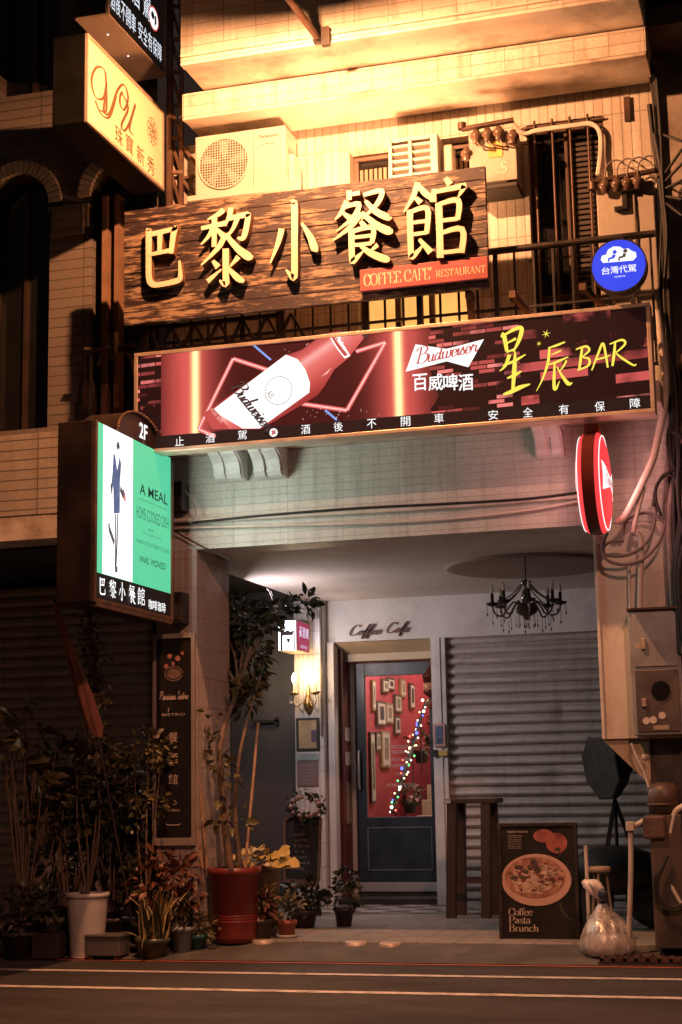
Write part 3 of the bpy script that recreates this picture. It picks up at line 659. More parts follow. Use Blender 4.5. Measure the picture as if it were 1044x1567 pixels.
for x0, x1 in ((-3.05, -2.67), (-4.59, -3.67)):
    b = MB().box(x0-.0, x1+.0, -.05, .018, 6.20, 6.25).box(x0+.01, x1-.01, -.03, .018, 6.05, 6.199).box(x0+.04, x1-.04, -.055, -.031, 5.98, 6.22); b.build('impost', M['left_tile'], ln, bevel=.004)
for x0, x1 in ((-3.6, -2.99), (-5.2, -4.6)):
    f = MB().box(x0, x1, .2, .22, 7.36, 8.7).build('window', M['dark_glass'], ln)
    MB().box(x0, x1, .15, .199, 7.36, 7.41).box((x0+x1)/2-.02, (x0+x1)/2+.02, .15, .199, 7.41, 8.7).build('frame', M['bronze_frame'], f)
b = MB().box(-2.55, -2.50, -.02, .12, 4.3, 6.3).box(-2.44, -2.40, -.01, .12, 4.3, 6.3); b.build('curtain_strip', mat('curtain', (.22,.12,.07), .8), ln)
# its shutter far back in the dark
b = MB(); pr = [(.1+k*.1+dz, dy) for k in range(32) for dz, dy in ((0, 0), (.03, -.02), (.07, -.02), (.09, 0))]; k = len(pr)
b.add([(x, 2.3+dy, z) for x in (-9, -3.05) for z, dy in pr], [(i, i+k, i+k+1, i+1) for i in range(k-1)])
b.build('roller_shutter', M['shutter'], ln)
MB().box(-3.05, -2.95, 2.25, 4.2, .1, 3.34).build('side_pier', M['dark'], ln)

rn = thing('concrete_building', (6, 0, 0), 'bare concrete building right of the cream tiled wall', 'building')
MB().box(2.14, 9, .10, .5, 4.4, 9.2).build('concrete_wall', mat('concrete', (.34,.28,.23), .85, 0, .2, 2.5, .4, 60, (.10,.07,.05), 1.5, .85), rn)
MB().box(2.135, 9, -.42, .099, 6.92, 7.08).box(2.14, 9, -.30, .099, 7.25, 7.42).build('concrete_ledge', mat('sooty_concrete', (.16,.12,.09), .9, 0, .35, 4, .5, 60, (.03,.025,.02), 2, .9), rn)
MB().box(2.14, 9, .3, .6, 0, 4.399).build('ground_floor_wall', M['dark'], rn)

# ================================================================ steel pylon and the sign brackets
t = thing('sign_pylon', (-1.8, -.2, 6), 'dark steel lattice pylon between the blade signs and the white outdoor unit', 'steel frame')
for x, y in ((-1.895, -.10), (-1.805, -.06)):
    MB().bar((x, y, 5.3), (x, y, 8.6), (.045 if y < -.08 else .032)).build('upright', M['rust_steel'], t)
z = 5.5; k = 0
while z < 8.3:
    MB().bar((-1.895, -.10, z), (-1.79, -.06, z), .03).build('rung', M['rust_steel'], t)
    MB().bar((-1.89, -.085, z+.30), (-1.81, -.05, z), .024).build('brace', M['rust_steel'], t)
    z += .30; k += 1
for z in (5.75, 6.05, 6.35):
    MB().bar((-1.805, -.06, z+.30), (-1.60, -.03, z), .028).build('brace', M['rust_steel'], t)
    MB().bar((-1.805, -.06, z), (-1.59, -.03, z+.02), .026).build('strut', M['rust_steel'], t)
t = thing('sign_truss', (-1, -.65, 4.8), 'black welded truss under the left end of the weathered wooden sign', 'steel frame')
for z in (4.70, 4.89): MB().bar((-2.0, -.62, z), (-.75, -.62, z), .03).build('chord', M['black_metal'], t)
for k in range(7):
    x = -1.97+k*.2; MB().bar((x, -.62, 4.70), (x+.1, -.62, 4.89), .022).bar((x+.1, -.62, 4.89), (x+.2, -.62, 4.70), .022).build('web', M['black_metal'], t)
for x in (-1.9, -.75, .35): MB().bar((x, -.60, 4.14), (x, -.60, 5.7), .045).build('post', M['black_metal'], t)
for z in (5.2, 5.65): MB().bar((-1.9, -.665, z), (.85, -.665, z), .05).build('rail', M['black_metal'], t)

# ================================================================ weathered wooden sign
def plank_mat():
    m, N, L, b = new_mat('weathered_planks'); o = objco(N)
    sp = N.new('ShaderNodeSeparateXYZ'); L.new(o, sp.inputs[0])
    row = mth(N, L, 'FLOOR', mth(N, L, 'DIVIDE', sp.outputs[2], .1054))
    wn = N.new('ShaderNodeTexWhiteNoise'); wn.noise_dimensions = '1D'; L.new(row, wn.inputs['W'])
    off = N.new('ShaderNodeCombineXYZ'); L.new(mth(N, L, 'MULTIPLY', wn.outputs[0], 30), off.inputs[0]); L.new(mth(N, L, 'MULTIPLY', wn.outputs[0], 9), off.inputs[1])
    ad = N.new('ShaderNodeVectorMath'); ad.operation = 'ADD'; L.new(o, ad.inputs[0]); L.new(off.outputs[0], ad.inputs[1])
    v = mapping(N, L, ad.outputs[0], (2.0, 1, 17))
    n = noise(N, L, v, 2.2, 10, .72); fine = noise(N, L, mapping(N, L, ad.outputs[0], (3, 1, 70)), 3, 6, .7)
    pt = noise(N, L, mapping(N, L, o, (1.3, 1, 2.2)), 2.1, 3)
    worn = ramp(N, L, mth(N, L, 'MULTIPLY_ADD', pt, .55, n), [(.775, (0,0,0)), (.865, (1,1,1))])
    c = mixc(N, L, worn, (.022,.011,.013), (.38,.26,.16))
    c = mixc(N, L, mth(N, L, 'MULTIPLY', fine, .55), c, (.022,.009,.008))
    L.new(c, b.inputs['Base Color']); L.new(mth(N, L, 'MULTIPLY_ADD', n, .4, .3, True), b.inputs['Roughness'])
    bump(N, L, b, mth(N, L, 'ADD', fine, mth(N, L, 'MULTIPLY', n, .6)), .45, .008); return m
t = thing('wooden_sign', (-.54, -.8, 4.875), 'long weathered plank sign with five raised cream Chinese characters', 'sign')
b = MB(); random.seed(5); z0 = 4.875
for k in range(9):
    z1 = z0+.1054; y = -.80+random.uniform(-.004, .004); b.box(-1.998, .923, y, -.755, z0+.002, z1-.002); z0 = z1
b.build('board', plank_mat(), t, bevel=.004)
MB().box(-1.96, .90, -.754, -.70, 4.90, 4.94).box(-1.96, .90, -.754, -.70, 5.74, 5.78).box(-1.96, -1.92, -.754, -.70, 4.95, 5.73).box(.86, .90, -.754, -.70, 4.95, 5.73).build('backing_frame', M['black_metal'], t)
M['letter_cream'] = mat('letter_cream', (.74,.63,.44), .4, 0, .04, 4, .03, 40)
M['letter_edge'] = mat('letter_edge', (.16,.075,.03), .5, 0, .1)
chars = {'巴': ((214,345),(281,440)), '黎': ((305,322),(388,436)), '小': ((410,312),(488,424)), '餐': ((507,294),(602,397)), '館': ((617,281),(716,393))}
for ch, (p, q) in chars.items():
    a = at(p[0], p[1], Y=-.87); c = at(q[0], q[1], Y=-.87); F = front(0, -.875, 0)
    o = brush(MB(), ch, F, a.x, c.z, c.x-a.x, a.z-c.z, 0, .006, 1.16).build('raised_character', M['letter_cream'], t)
    e = brush(MB(), ch, F, a.x, c.z, c.x-a.x, a.z-c.z, .0065, .066, 1.16).build('side_wall', M['letter_edge'], o)
pl = MB().box(-.052, .926, -.845, -.806, 4.935, 5.105).build('plaque', mat('plaque_red', (.34,.075,.075), .45, 0, .1), t, bevel=.004)
b = MB(); F = front(0, -.847, 0)
serif(b, "COFFEE CAFE'", F, -.02, .50, 4.972, 5.062, 0); serif(b, 'RESTAURANT', F, .535, .905, 4.98, 5.035, 0)
b.build('lettering', M['letter_cream'], pl)

# ================================================================ long light box over the arcade
LX0, LX1, LZ0, LZ1, LY = -1.925, 2.075, 3.846, 4.655, -.75
t = thing('advertising_lightbox', ((LX0+LX1)/2, LY, LZ0), 'long backlit beer and bar banner with glowing red print and orange metal frame', 'sign')
b = MB(); fw_ = .03
b.box(LX0, LX1, LY-.012, -.60, LZ0, LZ0+fw_).box(LX0, LX1, LY-.012, -.60, LZ1-fw_, LZ1).box(LX0, LX0+fw_, LY-.012, -.60, LZ0+fw_, LZ1-fw_).box(LX1-fw_, LX1, LY-.012, -.60, LZ0+fw_, LZ1-fw_)
b.build('frame', M['alu'], t, bevel=.004)
MB().box(LX0+fw_, LX1-fw_, -.64, -.61, LZ0+fw_, LZ1-fw_).build('back_panel', M['dark'], t)
def banner_mat():
    # printed, backlit film: night-time city windows at both ends, a red glow and two vertical tubes between
    m, N, L, b = new_mat('backlit_banner'); o = objco(N); sp = N.new('ShaderNodeSeparateXYZ'); L.new(o, sp.inputs[0])
    x = mth(N, L, 'ADD', sp.outputs[0], (LX0+LX1)/2); z = mth(N, L, 'ADD', sp.outputs[2], LZ0)
    cv = N.new('ShaderNodeCombineXYZ'); L.new(x, cv.inputs[0]); L.new(mth(N, L, 'MULTIPLY_ADD', x, -.03, z), cv.inputs[1])
    t = N.new('ShaderNodeTexBrick'); L.new(cv.outputs[0], t.inputs['Vector'])
    for k, v in (('Scale', 1), ('Mortar Size', .004), ('Brick Width', .125), ('Row Height', .034), ('Mortar Smooth', .1), ('Bias', 0)): t.inputs[k].default_value = v
    t.inputs['Color1'].default_value = (0,0,0,1); t.inputs['Color2'].default_value = (1,1,1,1); t.inputs['Mortar'].default_value = (0,0,0,1)
    big = N.new('ShaderNodeTexBrick'); L.new(cv.outputs[0], big.inputs['Vector'])
    for k, v in (('Scale', 1), ('Mortar Size', .008), ('Brick Width', .36), ('Row Height', .082), ('Mortar Smooth', .05), ('Bias', 0)): big.inputs[k].default_value = v
    big.inputs['Color1'].default_value = (0,0,0,1); big.inputs['Color2'].default_value = (1,1,1,1); big.inputs['Mortar'].default_value = (0,0,0,1)
    sel = mth(N, L, 'GREATER_THAN', x, 1.12)
    lit = ramp(N, L, mixc(N, L, sel, t.outputs[0], big.outputs[0]), [(.50, (.010,.002,.003)), (.56, (.16,.02,.022)), (.80, (.70,.11,.10)), (1, (1.0,.28,.25))])
    pn = noise(N, L, cv.outputs[0], 2.6, 3); lit = mixc(N, L, ramp(N, L, pn, [(.40, (1,1,1)), (.54, (0,0,0))]), lit, (.012,.003,.004))
    city = mth(N, L, 'MAXIMUM', mth(N, L, 'LESS_THAN', x, -1.70), mth(N, L, 'GREATER_THAN', mth(N, L, 'ADD', x, mth(N, L, 'MULTIPLY', pn, .3)), .62))
    def g(c, s): return mth(N, L, 'EXPONENT', mth(N, L, 'MULTIPLY', mth(N, L, 'POWER', mth(N, L, 'ABSOLUTE', mth(N, L, 'DIVIDE', mth(N, L, 'SUBTRACT', x, c), s)), 2), -1))
    glow = mth(N, L, 'MAXIMUM', g(-1.47, .19), g(.225, .18)); tube = mth(N, L, 'MAXIMUM', g(-1.415, .030), g(.205, .030))
    st = noise(N, L, mapping(N, L, cv.outputs[0], (16, .6, 1)), 1, 3)
    red = mixc(N, L, glow, (.040,.003,.004), (.86,.125,.105))
    red = mixc(N, L, mth(N, L, 'MULTIPLY', st, .35), red, (.10,.006,.010))
    c = mixc(N, L, city, red, lit)
    c = mixc(N, L, tube, c, (1.9,1.25,.55))
    strip = mth(N, L, 'LESS_THAN', mth(N, L, 'MULTIPLY_ADD', x, 0.0, z), 3.975)
    c = mixc(N, L, strip, c, (.012,.006,.006))
    L.new(c, b.inputs['Emission Color']); b.inputs['Emission Strength'].default_value = 1.0
    b.inputs['Base Color'].default_value = (.010,.006,.006,1); b.inputs['Roughness'].default_value = .45; b.inputs['Specular IOR Level'].default_value = .12; return m
face = MB().box(LX0+fw_, LX1-fw_, LY, -.66, LZ0+fw_, LZ1-fw_).build('printed_face', banner_mat(), t)
FB = front(0, LY, 0)
def px(x, y): p = at(x, y, Y=LY); return (p.x, p.z)
def art(name, m, d, *polys):
    mb = MB()
    for k, q in enumerate(polys): mb.flat(q, FB, d-k*.0002)
    return mb.build(name, m, face)
def line(name, m, d, w, *runs):
    mb = MB()
    for k, q in enumerate(runs):
        for j, (a, c) in enumerate(zip(q, q[1:])): ribbon(mb, [(*a, w), (*c, w)], FB, d-(k*9+j)*.00012)
    return mb.build(name, m, face)
M['neon_halo'] = emit('neon_halo', (.80,.13,.12), 1.0); M['neon_line'] = emit('neon_line', (1,.55,.52), 1.2)
runs = ([px(304,657), px(357,549), px(425,571)], [px(304,657), px(330,668)], [px(545,538), px(590,524), px(531,628), px(462,618)])
for q in (runs[:2], runs[2:]): line('neon_glow', M['neon_halo'], -.001, .034, *q); line('neon_tube', M['neon_line'], -.003, .011, *q)
M['spark'] = emit('spark', (.25,.42,1), .9); line('light_spark', M['spark'], -.0045, .016, [px(388,528), px(415,551)], [px(498,628), px(516,643)])
# bottle
M['bottle_red'] = emit('bottle_red', (.72,.135,.12), 1.0); M['bottle_dark'] = emit('bottle_dark', (.26,.028,.028), .9); M['bottle_light'] = emit('bottle_light', (1,.45,.40), 1.0)
body = [px(311,634), px(440,543), px(462,536), px(478,524), px(494,512), px(512,508), px(555,508), px(558,517), px(534,548), px(512,566), px(497,592), px(486,606), px(400,657), px(326,657)]
def axis_shade(name, p0, p1, half, stops, k=1.0):
    # printed shading that runs across the bottle's width
    m, N, L, b = new_mat(name); o = objco(N); sp = N.new('ShaderNodeSeparateXYZ'); L.new(o, sp.inputs[0])
    dx, dz = p1[0]-p0[0], p1[1]-p0[1]; q = math.hypot(dx, dz); nx, nz = -dz/q/half, dx/q/half
    c0 = (p0[0]-(LX0+LX1)/2)*nx + (p0[1]-LZ0)*nz
    s = mth(N, L, 'SUBTRACT', mth(N, L, 'ADD', mth(N, L, 'MULTIPLY', sp.outputs[0], nx), mth(N, L, 'MULTIPLY', sp.outputs[2], nz)), c0)
    c = ramp(N, L, mth(N, L, 'MULTIPLY_ADD', s, .5, .5, True), stops); L.new(c, b.inputs['Emission Color']); b.inputs['Emission Strength'].default_value = k
    b.inputs['Base Color'].default_value = (.02,.01,.01,1); b.inputs['Specular IOR Level'].default_value = .1; return m
A0, A1 = px(360, 650), px(556, 513)
M['bottle_red'] = axis_shade('bottle_photo', A0, A1, .30, [(0, (.10,.008,.010)), (.22, (.34,.03,.03)), (.40, (.62,.09,.08)), (.56, (.80,.18,.16)), (.66, (.95,.42,.38)), (.72, (.72,.13,.12)), (.86, (.36,.035,.035)), (1, (.10,.01,.012))])
M['label_photo'] = axis_shade('label_photo', A0, A1, .33, [(0, (.42,.36,.36)), (.16, (.82,.78,.77)), (.35, (1.25,1.22,1.2)), (.75, (1.3,1.28,1.25)), (.92, (.85,.78,.76)), (1, (.55,.48,.47))])
art('bottle_print', M['bottle_red'], -.006, body)
art('bottle_shine', M['bottle_light'], -.0069, [px(492,577), px(508,562), px(514,552), px(502,572)])
art('bottle_label', M['label_photo'], -.0078, [px(328,626), px(438,543), px(456,550), px(468,566), px(475,586), px(474,601), px(398,656), px(372,656), px(338,636)])
M['print_red'] = emit('print_red', (.62,.07,.07), .9); M['print_grey'] = emit('print_grey', (.30,.27,.27), .8); M['print_ink'] = emit('print_ink', (.06,.03,.04), .6)
art('label_base', M['print_red'], -.0084, [px(311,634), px(328,626), px(338,640), px(352,657), px(326,657)])
# label lettering runs along the bottle's tilt
def tilt(p, ang, z): 
    c, s = math.cos(ang), math.sin(ang)
    return lambda u, v, d=0: Vector((p[0]+u*c-v*s, LY+z+d, p[1]+u*s+v*c))
b = MB(); script(b, 'Budweiser', tilt(px(353,594), R(-52), -.0092), 0, .47, 0, .115, 0, (5, 13)); b.build('label_lettering', M['print_ink'], face)
b = MB(); text(b, 'AB', tilt(px(408,603), R(-52), -.0092), 0, .055, 0, .05, 0)
mb2 = tilt(px(427,598), 0, -.0091)
for k, (r0, r1) in enumerate(((.105,.112), (.085,.088))):
    n = 30
    for j in range(n):
        a, c = 2*math.pi*j/n, 2*math.pi*(j+.8)/n
        b.flat([(px(427,598)[0]+r*math.cos(q), px(427,598)[1]+r*math.sin(q)) for r, q in ((r0,a),(r1,a),(r1,c),(r0,c))], FB, -.0091-k*.0003)
b.build('label_seal', M['print_grey'], face)
b = MB(); text(b, 'LAGER BEER', tilt(px(318,626), R(-52), -.0094), .005, .17, .01, .035, 0); b.build('base_lettering', M['bottle_light'], face)
art('neck_label', M['print_white'], -.0079, [px(505,516), px(517,513), px(537,545), px(528,549), px(516,534)])
art('neck_label_face', M['print_red'], -.0086, [px(508,517), px(516,516), px(533,543), px(528,546), px(518,533)])
b = MB(); script(b, 'Budweiser', tilt(px(514,517), R(-55), -.0094), 0, .155, -.006, .03, 0, (6, 12)); b.build('neck_lettering', M['print_white'], face)
art('bottle_cap', M['print_ink'], -.0088, circle(*px(560,512), .028, 14))
# bow-tie mark and its lettering
art('bow_tie_mark', M['print_white'], -.002, [px(636,527), px(684,534), px(741,519), px(717,562), px(684,553), px(621,569)])
b = MB(); script(b, 'Budweiser', tilt(px(637,556), R(7), -.003), 0, .47, -.01, .115, 0, (3, 9)); b.build('mark_lettering', M['print_red'], face)
def row(name, m, s, xs, y, h, d=-.003, off=.0, w=None, fx=1):
    mb = MB()
    for c, x in zip(s, xs):
        p = px(x, y); ww = (w or h)/2; text(mb, c, FB, p[0]-ww, p[0]+ww, p[1]-h/2, p[1]+h/2, d, off)
    return mb.build(name, m, face)
row('beer_lettering', M['print_white'], '百威啤酒', (643,667,690,713), 585, .128, -.003, .012, .112)
mb = MB()
for c, x, y in zip('止酒駕酒後不開車安全有保障', (275,322,371,468,518,569,621,672,755,808,863,918,972), (675,670.5,665.5,657,653,648.5,645,640,635,631,626.5,622,617)):
    p = px(x, y); text(mb, c, FB, p[0]-.036, p[0]+.036, p[1]-.036, p[1]+.036, -.003)
mb.build('warning_lettering', M['print_white'], face)
p = px(419, 662); art('warning_mark', M['print_white'], -.003, circle(*p, .033, 20)); art('warning_mark_sign', M['print_red'], -.004, [(p[0]-.02,p[1]-.016),(p[0]-.008,p[1]-.022),(p[0]+.02,p[1]+.014),(p[0]+.01,p[1]+.022)], circle(p[0]-.008, p[1]+.008, .009, 10), circle(p[0]+.01, p[1]-.008, .008, 10))
M['print_yellow'] = emit('print_yellow', (1,.82,.10), 1.05)
b = MB()
def chbox(ch, x0, y0, x1, y1, d):
    a, c = px(x0, y0), px(x1, y1); brush(b, ch, FB, a[0], c[1], c[0]-a[0], a[1]-c[1], d)
chbox('星', 762, 505, 815, 600, -.003); chbox('辰', 830, 528, 872, 593, -.003)
b.build('brush_lettering', M['print_yellow'], face)
b = MB(); p = px(884, 567); sx = .0034; F2 = tilt(p, R(2), -.004); k = 0
for st in ([(14,50,4),(10,30,6),(4,2,5)], [(0,46,3),(22,50,5),(28,40,5),(14,28,3),(26,22,5),(24,8,5),(0,0,3)], [(30,-4,3),(46,30,5),(58,52,5),(62,26,5),(64,-2,4)], [(38,18,3),(54,20,4),(72,24,2)],
           [(84,52,4),(80,28,6),(74,0,5)], [(72,48,3),(98,54,5),(104,44,5),(84,28,3)], [(84,26,3),(98,12,5),(118,-4,4),(124,-2,2)]):
    k += 1; ribbon(b, smooth_line([(x*sx, y*sx, w*sx) for x, y, w in st], 5), F2, -k*.0004)
b.build('bar_lettering', M['print_yellow'], face)
mb = MB()
for x, y, r in ((836, 511, .035), (825, 526, .022)):
    p = px(x, y); mb.flat([(p[0]+(r if j % 2 == 0 else r*.22)*math.cos(math.pi*j/6+.2), p[1]+(r if j % 2 == 0 else r*.22)*math.sin(math.pi*j/6+.2)) for j in range(12)], FB, -.003)
mb.build('star_print', M['print_yellow'], face)
random.seed(8); mb = MB()
for k in range(70):
    x, y = random.choice(((425,520), (490,630), (540,640), (470,520))); p = px(x+random.gauss(0, 22), y+random.gauss(0, 9))
    if LZ0+.15 < p[1] < LZ1-.05: r = random.uniform(.002, .0045); mb.flat([(p[0]-r,p[1]-r),(p[0]+r,p[1]-r),(p[0]+r,p[1]+r),(p[0]-r,p[1]+r)], FB, -.0015-k*.00001)
mb.build('spray_print', emit('spray', (1,.6,.55), .8), face)
# steel hangers from the railing to the light box
for k, (x0, y0, x1, y1, lab) in enumerate(((785, 452, 812, 482, 'short steel hanger above the beer bow tie of the light box'), (892, 440, 930, 475, 'steel hanger below the round blue sign'), (718, 452, 722, 490, 'upright steel hanger under the end of the wooden sign'))):
    a = at(x0, y0, Y=-.72); c = at(x1, y1, Y=-.63); o = MB().bar(a, c, .05, .03).bar(a+Vector((0,-.03,0)), a+Vector((0,.1,0)), .05, .05).build('sign_hanger', M['rust_steel']); tag(o, lab, 'bracket', 'steel hangers holding the light box')

# ================================================================ green menu light box standing out from the wall
GX, GY0, GY1, GZ0, GZ1 = -1.75, -1.85, -.40, 2.57, 3.87
t = thing('menu_lightbox', (GX, GY1, GZ0), 'tall dark metal light box with green menu face and arched 2F top', 'sign')
GT = .285
MB().box(GX-GT, GX-.012, GY0, GY1, GZ0, GZ1).build('case', M['brown_metal'], t, bevel=.008)
b = MB()
b.box(GX-.012, GX+.014, GY0, GY0+.035, GZ0, GZ1).box(GX-.012, GX+.014, GY1-.03, GY1, GZ0, GZ1-.03).box(GX-.012, GX+.014, GY0+.035, GY1-.03, GZ0, GZ0+.03).box(GX-.03, GX+.014, GY0+.035, GY1-.03, GZ0-.03, GZ0-.001)
b.build('frame', M['rust_steel'], t, bevel=.003)
cy, r = -1.06, .42; zc = GZ1
ar = [(cy+r*math.cos(math.pi*k/28), zc+r*.50*math.sin(math.pi*k/28)) for k in range(29)]
b = MB(); b.prism(ar, lambda u, v, d: Vector((GX-d, u, v)), 0, GT); b.build('arched_top', M['brown_metal'], t)
b = MB().tube([(GX+.012, y, z) for y, z in ar], .011, 6)
for k in range(0, 28, 1):
    y, z = ar[k]; b.ball((GX+.02, y, z), .013, 6, 4)
b.build('beaded_rim', M['rust_steel'], t)
G = side(GX, 0, 0)
b = MB(); text(b, '2F', G, cy+.0, cy+.15, zc+.035, zc+.155, -.004, .012); b.build('floor_lettering', M['glow_white'], t)
b = MB(); text(b, '上', G, cy+.05, cy+.11, zc+.004, zc+.026, -.004); b.build('floor_character', emit('dim_letter', (.6,.35,.25), .5), t)
Y0, Y1 = GY0+.036, GY1-.031; ZB = GZ0+.215
M['green_face'] = emit('green_face', (.085,.60,.335), .98, (.05,.2,.12), .06, 1.4)
fc = MB().box(GX-.011, GX-.001, Y0, Y1, ZB, GZ1-.002).build('green_face', M['green_face'], t)
MB().box(GX-.011, GX-.002, Y0, Y1, GZ0+.03, ZB-.001).build('name_strip', M['print_black'], t)
def gp(x, y): p = at(x, y, X=GX); return (p.y, p.z)
b = MB(); b.flat([(Y0+.115, ZB+.001), (Y0+.64, ZB+.001), (Y0+.64, GZ1-.003), (Y0+.115, GZ1-.003)], G, -.001); b.build('white_panel', emit('panel_glow', (1,.98,.95), 1.5), fc)
ink = emit('menu_ink', (.012,.05,.04), .5, (.01,.02,.02)); pale = emit('menu_pale', (.035,.26,.15), .8)
TU = Y0+.71; TW = Y1-.05
b = MB(); text(b, 'A MEAL', G, TU+.06, TW-.02, 3.475, 3.555, -.001, .009); text(b, 'WAS  MOVED', G, TU+.06, TW-.06, 2.955, 3.005, -.001); b.build('menu_lettering', ink, fc)
b = MB()
text(b, 'HOME-COOKED DISH', G, TU, TW, 3.285, 3.375, -.001, .0); text(b, 'simple food for every day', G, TU+.06, TW-.04, 3.425, 3.447, -.001); text(b, 'and', G, TU+.22, TU+.32, 3.215, 3.24, -.001); text(b, 'love in a good company', G, TU+.12, TW-.14, 3.175, 3.195, -.001)
text(b, 'WHEN YOU WERE YOUNG', G, TU, TW+.02, 3.095, 3.125, -.001)
b.build('small_lettering', pale, fc)
# fashion drawing: a long thin figure in a blue jacket
F3 = lambda u, v, d=0: G(Y0+.115+u*.485, ZB+.03+v*(GZ1-ZB-.06), d)
dn = emit('drawing_blue', (.10,.15,.30), .9, var=.8, vs=14); gr = emit('drawing_grey', (.10,.10,.14), .8); rd = emit('drawing_red', (.75,.25,.22), .9)
b = MB()
b.flat([(.36,.86),(.42,.84),(.50,.74),(.58,.85),(.64,.80),(.60,.66),(.60,.44),(.38,.42),(.36,.62),(.30,.56),(.27,.58),(.33,.72)], F3, -.002)
b.build('jacket_drawing', dn, fc)
b = MB(); k = 0
for st in ([(.44,.42),(.45,.22),(.44,.03)], [(.52,.43),(.50,.22),(.46,.03)], [(.40,.21),(.28,.27),(.22,.30),(.20,.34)], [(.43,.025),(.52,.03)], [(.46,.90),(.52,.93),(.56,.90)], [(.30,.56),(.26,.62)], [(.60,.62),(.70,.58),(.72,.62)]):
    k += 1; ribbon(b, [(x*1.0, y, .05 if k in (3,5,6,7) else .042) for x, y in smooth_line(st, 4)], F3, -.003-k*.0003)
b.build('figure_drawing', gr, fc)
b = MB(); b.flat([(.66,.62),(.80,.60),(.82,.53),(.72,.55)], F3, -.0025); b.build('bag_drawing', rd, fc)
lamp('menu_lightbox_light', 'AREA', (GX+.05, -1.0, 3.3), 20, (.93,1,.86), .8, (GX+1.05, -.85, 3.32))
b = MB()
for ch, x in zip('巴黎小餐館', (.06, .23, .40, .57, .74)): brush(b, ch, G, Y0+x-.005, GZ0+.058, .115, .135, -.002)
b.build('name_lettering', M['glow_white'], t)
b = MB()
for k, ch in enumerate('咖啡珈琲'): text(b, ch, G, Y0+.945+k*.085, Y0+1.02+k*.085, GZ0+.05, GZ0+.125, -.002)
b.build('coffee_lettering', M['glow_white'], t)

# ================================================================ yellow jewellery blade sign and dark LED sign over it
YX = -1.93
t = thing('jewellery_sign', (YX, -.16, 6.22), 'amber lit blade sign with looping script and dark casing', 'sign')
MB().box(YX-.28, YX-.012, -1.66, -.16, 6.215, 6.925).build('case', M['case_black'], t, bevel=.006)
b = MB().box(YX-.012, YX+.01, -1.66, -1.635, 6.215, 6.925).box(YX-.012, YX+.01, -.185, -.16, 6.215, 6.925).box(YX-.012, YX+.01, -1.635, -.185, 6.215, 6.24).box(YX-.012, YX+.01, -1.635, -.185, 6.90, 6.925)
b.build('frame', M['alu'], t)
fc = MB().box(YX-.011, YX-.001, -1.634, -.186, 6.241, 6.899).build('amber_face', emit('amber_face', (.95,.52,.17), .62, (.45,.33,.20), .12, 1.2), t)
G2 = side(YX, 0, 0); ink = emit('amber_ink', (.22,.08,.02), .4, (.10,.05,.03)); b = MB()
def gy(x, y): p = at(x, y, X=YX); return (p.y, p.z)
k = 0
for st in ([(163,128),(158,150),(146,148),(140,122),(148,103),(160,108),(163,140),(162,170),(152,168)], [(163,132),(160,155),(159,172),(168,172),(180,138),(190,130),(196,150),(190,168),(184,160),(184,146),(188,141)],
           [(178,145),(168,178),(156,176),(148,160),(146,154)], [(186,142),(196,165),(186,190),(190,200),(198,188),(207,160)], [(207,160),(198,195),(204,207)]):
    k += 1; q = [gy(*p) for p in st]; ribbon(b, smooth_line(q, 6), G2, -.001-k*.0004, None, (.009, .036))
b.build('script_lettering', ink, fc)
b = MB()
for ch, x, y in zip('珠寶新秀', (182, 198, 215, 231), (208, 221, 238, 254)):
    p = gy(x, y); text(b, ch, G2, p[0]-.075, p[0]+.075, p[1]-.075, p[1]+.075, -.002)
p = gy(233, 201)
for k in range(9):
    a = 2*math.pi*k/9; cc = (p[0]+.075*math.cos(a), p[1]+.075*math.sin(a)*1.1)
    ribbon(b, [(x, y, .006) for x, y in circle(*cc, .036, 12, None, 0, 340)], G2, -.002-k*.0003)
    ribbon(b, [(p[0], p[1], .006), (cc[0], cc[1], .006)], G2, -.006-k*.0003)
b.build('jewel_lettering', ink, fc)

t = thing('led_sign', (YX, -.15, 7.22), 'dark LED blade sign with white warning characters, topmost on the pylon', 'sign')
MB().box(YX-.27, YX-.01, -1.28, -.15, 7.265, 8.6).build('case', M['case_black'], t)
MB().box(YX-.27, YX+.012, -1.30, -.13, 7.245, 7.264).build('bottom_plate', mat('led_plate', (.42,.32,.25), .5, 0, .1), t)
MB().box(YX-.011, YX, -1.27, -.16, 7.266, 8.6).build('led_face', M['print_black'], t)
MB().box(YX-.012, YX+.012, -.158, -.13, 7.266, 8.6).box(YX-.012, YX+.012, -1.30, -1.273, 7.266, 8.6).build('frame', M['alu'], t)
for y in (-1.0, -.6): MB().lathe([(.007, 7.239), (.009, 7.2455)], (YX-.13, y, 0), 10).build('pilot_lamp', M['glow_white'], t)
G4 = side(YX, 0, 0); b = MB()
for k, ch in enumerate('酒後不開車安全有保障'):
    p0 = -1.24+k*.101+(.04 if k > 4 else 0); text(b, ch, G4, p0, p0+.09, 7.34, 7.50, -.002)
text(b, '駕', G4, -.60, -.45, 7.59, 7.80, -.002); text(b, '酒', G4, -.82, -.67, 7.59, 7.80, -.002); text(b, '止', G4, -1.04, -.89, 7.59, 7.80, -.002)
b.build('led_lettering', emit('led_white', (.85,.9,1), 1.1), t)
b = MB(); b.flat(circle(-.38, 7.66, .10, 28), G4, -.002); dsk = b.build('round_mark', M['print_white'], t)
b = MB(); ribbon(b, [(x, y, .014) for x, y in circle(-.38, 7.66, .10, 30, None, 0, 360)+[(-.28, 7.66)]], G4, -.004); b.build('round_mark_rim', M['print_red'], dsk)
b = MB(); b.flat(circle(-.40, 7.68, .035, 14), G4, -.004); b.flat([(-.36,7.60),(-.32,7.64),(-.33,7.71),(-.36,7.69)], G4, -.0045); b.build('round_mark_drawing', M['print_black'], dsk)

